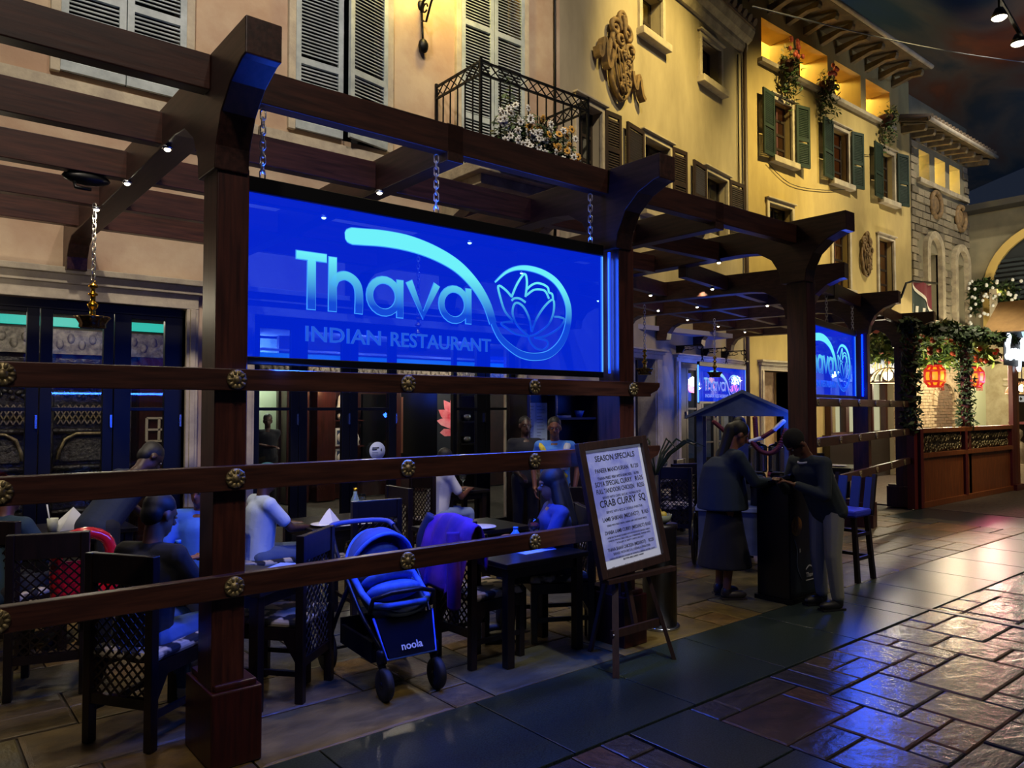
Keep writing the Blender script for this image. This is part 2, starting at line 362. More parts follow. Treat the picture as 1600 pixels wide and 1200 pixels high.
# ---------------------------------------------------------------- walls
def wallbox(x0, x1, z0, z1, ops, th, T):
    """wall in a local frame: x along it, z up, front at y=0 going back by th; ops = openings (xa,xb,za,zb)"""
    q = MB(); xsx = sorted({x0, x1, *[a for o in ops for a in o[:2]]}); 
    for a, b in zip(xsx, xsx[1:]):
        cs = sorted([o for o in ops if o[0] <= a+1e-6 and o[1] >= b-1e-6], key=lambda o: o[2]); z = z0
        for o in cs:
            if o[2] > z+1e-4: q.box(a, b, 0, th, z, o[2])
            z = o[3]
        if z1 > z+1e-4: q.box(a, b, 0, th, z, z1)
    q.v = [tuple(T @ Vector(p)) for p in q.v]; return q
QA = radians(9.6); QC, QS = cos(QA), sin(QA)
T1 = Matrix.Translation((0, 7.8, 0)); T2 = Matrix.Translation((7.3, 7.8, 0)) @ Matrix.Rotation(QA, 4, 'Z'); T3 = Matrix.Translation((13.48, 8.85, 0))
K = 8.85/7.8
def kx(x): return x*K-13.48
def kz(z): return (z-1.68)*K+1.68
OP1 = [(.2, 2.22, 0, 2.66), (2.88, 6.55, 0, 2.66)]
W1 = [(1.10, 2.18, 4.72, 7.3), (3.30, 4.50, 4.72, 7.3), (5.52, 6.62, 4.56, 7.5)]
w = wallbox(-4, 7.3, 0, 11, OP1+[(a+.02, b-.02, c+.02, d-.02) for a, b, c, d in W1], .35, T1).build('wall_left', PINK, kind='structure'); tag(w, 'weathered pink plaster facade above the restaurant doors', 'wall', kind='structure')
OP2 = [(2.0, 2.6, 0, 2.52), (3.42, 5.88, 0, 2.5)]
W2 = [(.42, 1.02, 5.1, 6.22), (2.28, 3.12, 5.0, 6.2), (4.52, 5.40, 4.95, 6.15), (2.22, 2.9, 7.98, 8.75), (4.36, 5.16, 7.9, 8.68)]
w = wallbox(0, 6.27, 0, 9.25, OP2+W2, .35, T2).build('wall_middle', YELP, kind='structure'); tag(w, 'mottled yellow plaster facade with the large scrolled crest', 'wall', kind='structure')
G3 = [(kx(12.84), kx(13.5)), (kx(15.07), kx(15.75)), (kx(17.31), kx(17.95))]
LG = [(12.5, 13.64), (13.87, 14.97), (15.26, 16.42), (16.66, 17.84)]
W3 = [(a, b, kz(6.46), kz(7.58)) for a, b in G3] + [(kx(a), kx(b), kz(8.24), kz(9.06)) for a, b in LG] + [(kx(12.66), kx(13.46), kz(4.75), kz(5.55)), (kx(15.05), kx(15.75), kz(4.2), kz(5.5)), (kx(17.12), kx(17.85), kz(4.2), kz(5.55)), (kx(12.42), kx(13.3), 0, kz(2.38)), (kx(15.1), kx(17.5), .0, kz(2.6))]
w = wallbox(0, kx(18.87), 0, kz(9.6), W3, .6, T3).build('wall_right', YELB, kind='structure'); tag(w, 'ochre plaster facade with green shutters and a lit loggia', 'wall', kind='structure')
# ---------------------------------------------------------------- pergola
def frame(o, a):
    c, s = cos(a), sin(a)
    return lambda x, y, z=0: (o[0]+c*x-s*y, o[1]+s*x+c*y, z)
def arc(cx, cz, r, a0, a1, n=8): return [(cx+r*cos(radians(a0+(a1-a0)*i/n)), cz+r*sin(radians(a0+(a1-a0)*i/n))) for i in range(n+1)]
def rafter(F, x, y1, dz=0, bracket=True, wallb=True, w=.165, yb=.0):
    """plank on edge from the overhanging nose at the front to the wall, with curved knee brackets round the post"""
    t = 3.40+dz; b = 3.17+dz
    P = [(-.41, t), (-.41, 3.23+dz)]
    if bracket:
        P += [(-.36, 3.225+dz), (-.22, 3.17+dz), (-.10, 3.07+dz), (-.03, 2.93+dz), (-.015, 2.82+dz)]
        P += [(.235, 2.82+dz), (.25, 2.93+dz), (.33, 3.06+dz), (.48, 3.15+dz), (.66, b)]
    else: P = [(.06, t), (.06, b)]
    if wallb: P += [(y1-.42, b), (y1-.30, b-.05), (y1-.22, b-.15), (y1-.20, b-.26), (y1-.02, b-.26), (y1-.02, t)]
    else: P += [(y1, b), (y1, t)]
    q = MB(); o = Vector(F(x-w/2, 0)); u = Vector(F(x-w/2, 1))-o; d = Vector(F(x+w/2, 0))-o
    return q.prism(P, o, u, (0, 0, 1), d)
def post(F, x, dz=0, w=.155, dep=.205, bw=.24, bd=.40, bh=.385):
    c = F(x, dep/2); q = MB(); a = math.atan2(F(1, 0)[1]-F(0, 0)[1], F(1, 0)[0]-F(0, 0)[0])
    q.box(c[0]-w/2, c[0]+w/2, c[1]-dep/2, c[1]+dep/2, 0, 2.85+dz, a)
    b = MB(); c2 = F(x+.03, dep/2+.05); b.box(c2[0]-bw/2, c2[0]+bw/2, c2[1]-bd/2, c2[1]+bd/2, 0, bh-.03, a); b.box(c2[0]-bw/2+.02, c2[0]+bw/2-.02, c2[1]-bd/2+.02, c2[1]+bd/2-.02, bh-.03, bh, a)
    return q, b
def add_post(F, x, root, dz=0):
    q, b = post(F, x, dz); p = q.build('post', WOODV, root, bevel=.006); b.build('post_base', RED, p, bevel=.008); return p
F1 = frame((0, 3.64), 0)
pg = thing('pergola', 'large dark timber pergola with curved brackets over the front terrace', 'pergola', (4.04, 3.74, 0))
for x, d in ((-1.55, 0), (1.25, 0), (4.06, 0), (6.62, .04)): add_post(F1, x, pg, d)
for x, d in ((-1.55, 0), (1.235, 0), (4.02, 0), (6.57, .04)): rafter(F1, x, 4.16, d).build('rafter', WOODY, pg, bevel=.006)
for x in (-.15, 2.60, 5.28): rafter(F1, x, 4.16, 0, False, True, .12).build('cross_rafter', WOODY, pg, bevel=.005)
XS = [-4, -1.55, 1.235, 4.02, 6.57]
for a, b in zip(XS, XS[1:]): MB().box(a+.083, b-.083, 3.70, 3.79, 3.22, 3.395).build('front_beam', WOOD, pg, bevel=.005)
RX = [-4, -1.55, -.15, 1.235, 2.60, 4.02, 5.28, 6.57]
for y in (4.55, 5.40, 6.25, 7.05):
    for a, b in zip(RX, RX[1:]): MB().box(a+.07, b-.07, y, y+.085, 3.19, 3.375).build('purlin', WOOD, pg, bevel=.004)
O2 = (7.98, 4.42); A2 = radians(12.4); F2 = frame(O2, A2)
pg2 = thing('pergola', 'dark timber pergola bay set back behind the food cart', 'pergola', F2(2.75, .1))
for x, d in ((0, -.12), (2.75, -.09), (5.5, -.10)):
    add_post(F2, x, pg2, d); rafter(F2, x, 3.3, d).build('rafter', WOODY, pg2, bevel=.006)
for x in (1.37, 4.12): rafter(F2, x, 3.3, -.1, False).build('cross_rafter', WOODY, pg2)
for a, b in ((.083, 2.667), (2.833, 5.417)):
    MB().bar(F2(a, .11, 3.20), F2(b, .11, 3.20), .09, .175).build('front_beam', WOOD, pg2, bevel=.004)
for y in (.95, 1.75, 2.5):
    for a, b in ((-1.25, -.09), (.09, 1.3), (1.44, 2.66), (2.84, 4.05), (4.19, 5.41)):
        MB().bar(F2(a, y, 3.18), F2(b, y, 3.18), .085, .17).build('purlin', WOOD, pg2)
# ---------------------------------------------------------------- railings with rosettes
def rosette():
    q = MB(); q.lathe([(.047, 0), (.047, .006), (.040, .012), (.02, .010), (.017, .018), (.008, .022), (.0, .023)], n=20, ax=((1, 0, 0), (0, 0, 1), (0, -1, 0)))
    for k in range(10):
        a = 2*pi*k/10; c = (cos(a)*.034, -.011, sin(a)*.034); u = Vector((cos(a), 0, sin(a))); v = Vector((-sin(a), 0, cos(a)))
        R = Matrix((u, (0, 1, 0), v)).transposed(); q.ell(c, (.014, .007, .0085), 8, 5, R)
    return q
RQ = rosette().build('rosette', OLDBRASS).data
for o in [o for o in COL.objects if o.name.startswith('rosette')]: bpy.data.objects.remove(o)
def rails(F, a, name, zs, x0, x1, ros, label, nose=True):
    t = thing(name, label, 'railing', F(x0, -.03))
    for z0, z1 in zs:
        q = MB(); P = [(x0, z0), (x1-.10, z0), (x1-.10, z0+.02), (x1-.03, z0+.045), (x1, z1-.03), (x1, z1), (x0, z1)]
        o = Vector(F(0, -.055)); u = Vector(F(1, -.055))-o; d = Vector(F(0, -.003))-o
        r = q.prism(P, o, u, (0, 0, 1), d).build('rail', WOOD, t, bevel=.004)
        for x in ros:
            k = bpy.data.objects.new('rosette', RQ); COL.objects.link(k); k.parent = r; k.location = F(x, -.056, (z0+z1)/2); k.rotation_euler.z = a
        r.matrix_parent_inverse = pinv(t)
    return t
ZS = ((1.765, 1.868), (1.292, 1.408), (.79, .897))
rails(F1, 0, 'railing', ZS, -3, 4.36, [-1.55, -.6, .33, 1.255, 2.20, 3.13, 4.06], 'three dark timber rails with brass flower studs along the front terrace')
rails(F2, A2, 'railing', ((1.70, 1.80), (1.235, 1.345), (.755, .86)), -.1, 5.75, [.1, 1.02, 1.95, 2.88, 3.8, 4.75, 5.5], 'three timber rails with flower studs seen edge-on behind the bar stool')
# ---------------------------------------------------------------- chains
def chain(q, p, e, L=.052, r=.0045, w=.014):
    p, e = Vector(p), Vector(e); d = (e-p); n = max(2, int(d.length/(L*.72))); st = d/n; ax = st.normalized(); x = ax.orthogonal().normalized(); y = ax.cross(x)
    for i in range(n):
        c = p+st*(i+.5); s = x if i % 2 else y; H = st.length*.5+r*1.6
        pts = [c+s*(w*cos(t))+ax*((H-w)*(1 if sin(t) > 0 else -1)+w*sin(t)) for t in [pi/12+2*pi*k/10 for k in range(10)]]
        q.tube(pts, r, 5, True)
    return q
# ---------------------------------------------------------------- lettering strokes (sign plane, metres)
def ring_arc(cx, cz, r, a0, a1, n=22, rz=None): return [(cx+r*cos(radians(a0+(a1-a0)*i/n)), cz+(rz or r)*sin(radians(a0+(a1-a0)*i/n))) for i in range(n+1)]
def smoothline(P, n=6):
    out = []; P = [Vector(p) for p in P]
    for i in range(len(P)-1):
        a, b, c, d = P[max(i-1, 0)], P[i], P[i+1], P[min(i+2, len(P)-1)]
        for k in range(n):
            t = k/n; out.append(tuple(.5*((2*b)+(c-a)*t+(2*a-5*b+4*c-d)*t*t+(3*b-a-3*c+d)*t**3)))
    out.append(tuple(P[-1])); return out
WX = [0.0]
def thava(q, o, u, v, d):
    R = lambda p, w, c=False: q.ribbon(p, w+WX[0], o, u, v, d, c); e = WX[0]/2
    R([(.263-e, .545), (.430+e, .545)], .040); R([(.347, .53), (.347, .265-e)], .042)                      # T
    R([(.468, .555+e), (.468, .265-e)], .042); R(smoothline([(.468, .40), (.49, .445), (.545, .465), (.60, .44), (.625, .385), (.625, .265-e)]), .042)  # h
    R(ring_arc(.785, .375, .093, 0, 360)[:-1], .036, True); R([(.888, .475+e), (.888, .262-e)], .038)     # a
    R([(.948, .475+e), (1.045, .285), (1.142, .475+e)], .040)                                            # v
    R(ring_arc(1.270, .370, .095, 0, 360)[:-1], .036, True); R([(1.375, .475+e), (1.375, .262-e)], .038)    # a
def swoosh(q, o, u, v, d):
    P = smoothline([(.540, .685), (.642, .693), (.783, .703), (.953, .698), (1.131, .665), (1.294, .604), (1.426, .507), (1.516, .396), (1.567, .278)])
    n = len(P); q.ribbon(P, [WX[0]+.03+.058*min(1, (i/3)**.5)*(1 - .68*max(0, (i-n*.35)/(n*.65))) for i in range(n)], o, u, v, d)
def ring(q, o, u, v, d):
    P = smoothline([(1.567, .278), (1.624, .192), (1.709, .131), (1.806, .09), (1.922, .080), (2.048, .106), (2.154, .185), (2.214, .294), (2.228, .415), (2.192, .513), (2.113, .597), (2.003, .645), (1.878, .662), (1.768, .652), (1.671, .612), (1.583, .54)])
    n = len(P); q.ribbon(P, [WX[0]+.030+.016*sin(pi*min(1, i/(n*.8))) - .028*max(0, (i-n*.8)/(n*.2)) for i in range(n)], o, u, v, d)
PET = [[(1.718, 0.459), (1.764, 0.548), (1.827, 0.621), (1.848, 0.568), (1.835, 0.47)], [(1.728, 0.305), (1.664, 0.359), (1.627, 0.439), (1.607, 0.519), (1.664, 0.501), (1.719, 0.459)], [(1.866, 0.212), (1.772, 0.272), (1.728, 0.341), (1.733, 0.401), (1.764, 0.425), (1.819, 0.402), (1.866, 0.333), (1.89, 0.244)], [(1.89, 0.244), (1.931, 0.332), (2.005, 0.424), (2.08, 0.474), (2.085, 0.394), (2.038, 0.303), (1.939, 0.237), (1.866, 0.212)], [(1.718, 0.435), (1.741, 0.452), (1.787, 0.454), (1.835, 0.434)], [(1.847, 0.52), (1.883, 0.55), (1.931, 0.571), (1.988, 0.569), (2.033, 0.551), (2.043, 0.521), (2.072, 0.511), (2.08, 0.474)], [(1.847, 0.483), (1.907, 0.523), (1.972, 0.532), (2.013, 0.522), (2.043, 0.477)], [(1.914, 0.206), (2.013, 0.224), (2.13, 0.282), (2.186, 0.345), (2.139, 0.36), (2.092, 0.359)], [(1.866, 0.212), (1.756, 0.221), (1.679, 0.254), (1.631, 0.28), (1.687, 0.296), (1.728, 0.299)], [(1.858, 0.217), (1.882, 0.17), (1.931, 0.136), (1.996, 0.133), (2.034, 0.166), (2.021, 0.193), (1.963, 0.202), (1.914, 0.206)]]
def lotus(q, o, u, v, d):
    for pl in PET: q.ribbon(smoothline(pl, 4), .013, o, u, v, d)
def sign(name, F, a, y, z0, h, w, label, sc=1, chains=(.08, 1.14, 2.45), ztop=3.2, back=False):
    u = Vector(F(1, 0))-Vector(F(0, 0)); n = Vector(F(0, -1))-Vector(F(0, 0)); o = Vector(F(0, y, z0)); v = Vector((0, 0, 1)); n3 = Vector((n.x, n.y, 0))
    t = thing(name, label, 'sign', F(w/2, y, z0))
    MB().obox(o+u*w/2+v*h/2, u*w/2, n3*.006, v*h/2).build('panel', ACRYL, t)
    MB().obox(o+u*w/2+v*(h+.04), u*w/2, n3*.025, v*.038).build('top_rail', BLACK, t, bevel=.004)
    MB().obox(o+u*w/2-v*.02, u*w/2, n3*.02, v*.02).build('bottom_rail', BLACK, t, bevel=.004)
    MB().obox(o+u*(w+.004)+v*h/2, u*.004, n3*.008, v*h/2).build('light_edge', LEDW, t)
    k = w/2.56; o2 = o+n3*.007; uu = u*k; vv = v*(h/.83); d = n3*.006
    for nm, fn in (('lettering', thava), ('swoosh', swoosh), ('emblem_ring', ring), ('lotus_emblem', lotus)):
        q = MB(); fn(q, o2, uu, vv, d); q.build(nm, LETTER if z0 > 1.9 else LETTER2, t)
        if nm != 'lotus_emblem': WX[0] = .010; q = MB(); fn(q, o2-n3*.003, uu, vv, d*.5); q.build('glowing_outline', EDGEL, t, kind='stuff'); WX[0] = 0.0
    put_text('lettering', 'INDIAN', .115*h/.83, o2+uu*.308+vv*.095, u, v, SMALLL, t, .004, width=.448*k, bold=True); put_text('lettering', 'RESTAURANT', .115*h/.83, o2+uu*.822+vv*.095, u, v, SMALLL, t, .004, width=.72*k, bold=True)
    for c in chains:
        if c is not None: chain(MB(), o+uu*c+v*(h+.08), o+uu*c+v*(ztop-z0)).build('chain', CHAINM, t, kind='stuff')
    return t
EDGEL = glow('letter_outline', '3f9cf8', 1.0)
LETTER2 = lettermat('letter_glow_low', 2.1, 2.42, '0a44d2', '6df0f8', 1.0)
sign('sign', lambda x, y, z=0: (1.35+x, y, z), 0, 3.745, 1.94, .83, 2.56, 'big glowing blue acrylic sign with lotus and pale lettering facing the walkway', ztop=3.20)
sign('sign', lambda x, y, z=0: F2(x+.03, y, z), A2, .11, 1.85, .83, 2.42, 'blue acrylic lotus sign hanging beyond the food cart, left end behind a post', ztop=3.10)
FW = lambda x, y, z=0: tuple(T2 @ Vector((x, y, z)))
SC0 = lambda x, y, z=0: FW(x+3.2, y, z)
sg3 = sign('sign', SC0, QA, -.50, 1.80, .60, 1.88, 'small blue lotus sign hung from iron brackets above the food cart roof', chains=(None,), ztop=2.7)
MB().bar(Vector(FW(3.19, -.50, 1.78)), Vector(FW(3.19, -.50, 2.42)), .02, .02).build('light_edge', LEDW, sg3)
MB().box(3.945, 3.957, 3.70, 3.715, 1.93, 2.80).build('led_strip', LED); tag(bpy.data.objects['led_strip'], 'thin blue light strip up the post right of the big sign', 'light strip')
ls = MB().bar(F2(2.645, .06, 1.85), F2(2.645, .06, 2.72), .016, .012).build('led_strip', glow('led_strong', '0012ff', 20)); tag(ls, 'thin blue light strip up the post right of the half hidden lotus sign', 'light strip')
# scrolled iron brackets over sign 3
def scroll_bracket(sv, z, L, label):
    t = thing('sign_bracket', label, 'bracket', FW(sv, 0, z), group='iron brackets holding the small sign')
    q = MB(); W_ = lambda y, zz: FW(sv, -y, zz)
    q.prism([(0, -.16), (.05, -.16), (.16, 0), (.16, .06), (0, .06)], W_(0, z), Vector(W_(1, 0))-Vector(W_(0, 0)), (0, 0, 1), Vector(FW(sv+.03, 0, 0))-Vector(FW(sv, 0, 0)))
    q.bar(W_(0, z+.05), W_(L, z+.05), .02, .02)
    q.tube([W_(.16+.05*i/3+.07*sin(i*1.1), z+.0-.05*cos(i*1.1)*.6) for i in range(10)], .007, 5)
    q.tube([W_(L-.04+.05*sin(a), z+.02+.05*cos(a)) for a in [i*.5 for i in range(12)]], .008, 5)
    q.build('arm', IRON, t)
    chain(MB(), W_(L, z+.03), W_(L, 2.46), .07, .006, .018).build('chain', IRON, t, kind='stuff'); return t
for i, (sv, lb) in enumerate(((3.35, 'scrolled iron bracket above the left end of the small blue sign'), (4.28, 'scrolled iron bracket above the middle of the small blue sign'), (5.12, 'scrolled iron bracket above the right end of the small blue sign'))):
    scroll_bracket(sv, 2.72, .5, lb)
# ---------------------------------------------------------------- brass hanging lamps
def hang_lamp(x, y, zt, zb, label):
    t = thing('hanging_lamp', label, 'lamp', (x, y, zb), group='brass temple lamps under the pergola')
    zc = zb+.34
    chain(MB(), (x, y, zc+.02), (x, y, zt), .05, .0045, .014).build('chain', CHAINM, t, kind='stuff')
    q = MB(); q.tube([(x-.0, y, zc+.03), (x-.032, y, zc-.03), (x+.032, y, zc-.03)], .004, 5, True)
    q.lathe([(.0, zc), (.025, zc-.02), (.034, zc-.035), (.014, zc-.045), (.016, zc-.075), (.033, zc-.085), (.033, zc-.095), (.018, zc-.10), (.018, zc-.14), (.022, zc-.15), (.04, zc-.165), (.034, zc-.185), (.02, zc-.20), (.02, zc-.225), (.028, zc-.26)], (x, y, 0), 14)
    q.build('stem', BRASS, t)
    d = MB(); n = 40; prof = [(.03, zb+.075), (.095, zb+.07), (.112, zb+.085), (.118, zb+.08), (.10, zb+.06), (.085, zb+.03), (.088, zb+.005), (.08, zb), (0, zb+.002)]
    b0 = len(d.v)
    d.lathe(prof, (x, y, 0), n)
    for i, (r, z) in enumerate(prof):
        if r > .08:
            for j in range(n):
                k = 1+.075*cos(j*2*pi*10/n)*(1 if r > .09 else .5); p = d.v[i*n+j]; d.v[i*n+j] = (x+(p[0]-x)*k, y+(p[1]-y)*k, p[2])
    d.build('dish', mat('dark_brass', '6b5836', .25, metal=1), t); return t
hang_lamp(1.12, 6.23, 3.19, 2.27, 'brass temple lamp on a chain left of the big post, in front of the doors')
hang_lamp(3.93, 6.22, 3.19, 2.24, 'brass temple lamp on a chain seen through the big blue sign')
hang_lamp(7.62, 6.52, 3.15, 2.12, 'brass temple lamp on a chain just right of the sign post')
hang_lamp(10.05, 7.16, 3.1, 2.17, 'brass temple lamp on a chain in front of the small blue sign')
# ---------------------------------------------------------------- small downlights under the rafters
def downlight(p, lab):
    t = thing('downlight', lab, 'light', p, group='tiny downlights under the pergola')
    MB().lathe([(.02, .0), (.03, -.012), (.03, -.02), (.018, -.022)], p, 12).build('bezel', STEEL, t)
    MB().lathe([(.0, -.018), (.018, -.020), (.0175, -.027), (.009, -.034), (0, -.036)], p, 10).build('lens', SPOTM, t)
    return t
DL = [(1.17, 4.50), (1.15, 5.36), (1.13, 6.21), (2.53, 4.50), (2.53, 5.36), (3.92, 5.36), (5.24, 6.21), (6.40, 4.50)]
LB = ['nearest the carved bracket, first of the left row', 'second of the row on the left rafter', 'above the left brass lamp', 'over the top edge of the big sign', 'seen through the top left of the big sign', 'seen through the middle of the big sign', 'seen through the lotus ring of the big sign', 'on the rafter left of the third post']
for (x, y), l in zip(DL, LB): downlight((x, y, 3.17), 'tiny bright downlight '+l)
D2 = [F2(-.45, .95), F2(-.45, 1.75), F2(-.45, 2.5), F2(.92, 2.35), F2(.9, 1.75), F2(1.37, .95), F2(2.2, 2.5), F2(3.4, 2.5), F2(4.6, 2.5)]
L2 = ['nearest the third post in the second bay', 'in the middle of the second bay', 'above the third brass lamp', 'near the wall bracket above the small sign', 'on the crossing beam of the second bay', 'right of the crossing beams', 'by the corbel above the small sign', 'right of the corbels', 'farthest along the set-back beam']
for p, l in zip(D2, L2): downlight((p[0], p[1], 3.09), 'tiny bright downlight '+l)
# security camera under the beam
t = thing('security_camera', 'small dark camera under the left beam', 'camera', (.93, 5.42, 3.15))
MB().ell((.93, 5.45, 3.16), (.14, .05, .045), 14, 8).build('housing', BLACK, t); MB().tube([(.86, 5.43, 3.12), (.86, 5.40, 3.08), (.95, 5.40, 3.08)], .012, 6).build('mount', BLACK, t)
# ---------------------------------------------------------------- facade windows
def xf(q, T): q.v = [tuple(T @ Vector(p)) for p in q.v]; return q
def leaf(T, w, h, m, parent, mids=(.5,), name='shutter', st=.06, pitch=.04, op=0):
    q = MB(); q.box(0, st, -.02, .02, 0, h); q.box(w-st, w, -.02, .02, 0, h); q.box(st, w-st, -.02, .02, 0, st*1.4); q.box(st, w-st, -.02, .02, h-st*1.2, h)
    for f in mids: q.box(st, w-st, -.02, .02, h*f-st*.6, h*f+st*.6)
    o = xf(q, T).build(name, m, parent); s = MB(); z = st*1.4+.01
    while z < h-st*1.2-.02:
        if not any(abs(z-h*f) < st*.9 for f in mids): s.obox((w/2, 0, z), ((w-2*st)/2, 0, 0), (0, .013, .011+op*.012), (0, -.002, .004))
        z += pitch
    xf(s, T).build('slats', m, o, kind='stuff'); return o
DARKIN = mat('dark_interior', '08080c', .8)
_wn = [0]
def window(T, label, x0, x1, z0, z1, trim=.09, tm=None, sill=True, panes=(2, 3), back=None, frame_m=None, depth=.16):
    """stone surround, sill, glazing bars and glass set back in the reveal"""
    _wn[0] += 1; tm = tm or STONEB
    p = T @ Vector(((x0+x1)/2, 0, z0)); t = thing('window_%d' % _wn[0], label, 'window', p, kind='structure')
    q = MB(); e = .05
    q.box(x0-trim, x0, -e, .03, z0, z1+trim); q.box(x1, x1+trim, -e, .03, z0, z1+trim); q.box(x0, x1, -e, .03, z1, z1+trim); q.box(x0-trim-.03, x1+trim+.03, -e-.05, .0, z1+trim, z1+trim+.03)
    xf(q, T).build('surround', tm, t, bevel=.006)
    if sill: xf(MB().box(x0-trim-.04, x1+trim+.04, -.15, .03, z0-.13, z0), T).build('sill', tm, t, bevel=.01)
    if panes:
        g = MB(); n, m = panes; b = .025
        for i in range(n+1): x = x0+(x1-x0)*i/n; g.box(x-b/(1 if 0 < i < n else .6), x+b/(1 if 0 < i < n else .6), depth-.02, depth+.02, z0, z1)
        for j in range(m+1): z = z0+(z1-z0)*j/m; g.box(x0, x1, depth-.018, depth+.018, z-b, z+b)
        xf(g, T).build('glazing_bars', frame_m or mat('window_wood', '2a2019', .5), t)
        xf(MB().box(x0, x1, depth-.003, depth+.003, z0, z1), T).build('pane', GLASS, t)
    if back: xf(MB().box(x0-.05, x1+.05, depth+.16, depth+.2, z0-.05, z1+.05), T).build('curtain', back, t)  # backing sheet; DARKIN paints the shade of an unlit room
    return t
def hinge(T, x, z, ang, y=-.05): return T @ Matrix.Translation((x, y, z)) @ Matrix.Rotation(ang, 4, 'Z')
CURT = mat('curtain_red', 'a8543c', .8, '7d3a2c', 12)
GLOWC = glow('curtain_lit', 'b86a48', .5); GLOWY = glow('pane_lit', 'e8b53a', .8); CREAM = mat('curtain_cream', 'b79a78', .8, '9d7f60', 9)
# three tall grey shuttered windows on the pink wall
for i, (a, b, c, d, lb) in enumerate(((1.10, 2.18, 4.72, 7.3, 'tall grey louvred window behind the left beam, leftmost'), (3.32, 4.46, 4.72, 7.3, 'tall grey louvred window left of the wall lamp, one leaf ajar'), (5.54, 6.60, 4.56, 7.5, 'tall grey louvred balcony door behind the iron railing'))):
    t = window(T1, lb, a, b, c, d, panes=None, trim=.08, sill=False, back=DARKIN); w_ = (b-a)/2
    leaf(hinge(T1, a, c+.02, 0, -.03), w_-.005, d-c-.03, SHUT, t, (.30, .72)); 
    ang = (0, -.22, 0)[i]
    leaf(T1 @ Matrix.Translation((b, -.03, c+.02)) @ Matrix.Rotation(-ang, 4, 'Z') @ Matrix.Translation((-(w_-.005), 0, 0)), w_-.005, d-c-.03, SHUT, t, (.30, .72))
xf(MB().box(-4, 2.9, -.07, .02, 4.30, 4.66), T1).build('trim_1', STONEB, kind='structure'); xf(MB().box(2.92, 5.2, -.07, .02, 4.30, 4.66), T1).build('trim_2', STONEB, kind='structure'); xf(MB().box(7.0, 7.3, -.06, .02, 4.30, 4.66), T1).build('trim_3', STONEB, kind='structure')
for n in ('trim_1', 'trim_2', 'trim_3'): tag(bpy.data.objects[n], 'pale stone string course under the tall grey windows, piece '+{'trim_1': 'left of the sign', 'trim_2': 'left of the balcony', 'trim_3': 'right of the balcony'}[n], 'trim', kind='structure')
# vertical seams and pipes
xf(MB().tube([(7.18, -.03, 3.2), (7.18, -.03, 11)], .02, 6), T1).build('conduit', IRON); tag(bpy.data.objects['conduit'], 'thin dark conduit running up the pink wall beside the yellow facade', 'pipe')
xf(MB().tube([(6.2, -.07, .1), (6.2, -.07, 9.2)], .045, 8), T2).build('drainpipe', mat('pipe_brown', '4c3c30', .5)); tag(bpy.data.objects['drainpipe'], 'brown drainpipe at the corner between yellow and ochre facades', 'pipe')
xf(MB().tube([(5.95, -.03, 5.3), (5.95, -.03, 8.9)], .015, 6), T2).build('cable_conduit', IRON); tag(bpy.data.objects['cable_conduit'], 'thin dark cable running down the yellow facade beside the drainpipe', 'pipe')
# brown shutters on the yellow wall
for a, b, c, d, L, R, lb in ((.42, 1.02, 5.1, 6.22, .0, .39, 'brown shuttered window half behind the balcony flowers'), (2.28, 3.12, 5.0, 6.2, .56, .44, 'brown shuttered window above the carved beam end'), (4.52, 5.40, 4.95, 6.15, .56, .56, 'brown shuttered window beside the drainpipe, lower storey')):
    t = window(T2, lb, a, b, c, d, panes=(2, 3), back=DARKIN, tm=STONEB)
    if L: leaf(hinge(T2, a-.06, c, pi+.06)@Matrix.Identity(4), L, d-c+.06, SHUTB, t, (.5,), op=1)
    if R: leaf(hinge(T2, b+.06, c, -.10), R, d-c+.06, SHUTB, t, (.5,), op=1)
window(T2, 'small square window high on the yellow facade, nearer the crest', 2.22, 2.9, 7.98, 8.75, panes=(2, 2), back=GLOWY, depth=.22)
window(T2, 'small square window high on the yellow facade, beside the drainpipe', 4.36, 5.16, 7.9, 8.68, panes=(2, 2), back=DARKIN, depth=.22)
# green shutters on the ochre wall
for k, (a, b, L, R, lb) in enumerate(((12.84, 13.5, .50, .42, 'nearest the drainpipe'), (15.07, 15.75, .55, .42, 'in the middle of the row'), (17.31, 17.95, .55, .45, 'nearest the stone building'))):
    a, b = kx(a), kx(b); c, d = kz(6.46), kz(7.58)
    t = window(T3, 'green shuttered window '+lb, a, b, c, d, panes=(2, 4), back=(GLOWC, GLOWC, CURT)[k], trim=.10)
    leaf(hinge(T3, a-.07, c-.05, pi+.10, -.09), L, d-c+.12, SHUTG, t, (.45,), op=1); leaf(hinge(T3, b+.07, c-.05, -.22, -.09), R, d-c+.12, SHUTG, t, (.45,), op=1)
window(T3, 'small square window on the ochre wall just above the third carved beam end', kx(12.66), kx(13.46), kz(4.75), kz(5.55), panes=(2, 2), back=DARKIN, sill=False)
window(T3, 'tall narrow window left of the small crest on the ochre wall', kx(15.05), kx(15.75), kz(4.2), kz(5.5), panes=(2, 4), back=GLOWC)
window(T3, 'tall narrow window right of the small crest on the ochre wall', kx(17.12), kx(17.85), kz(4.2), kz(5.55), panes=(2, 4), back=GLOWC)
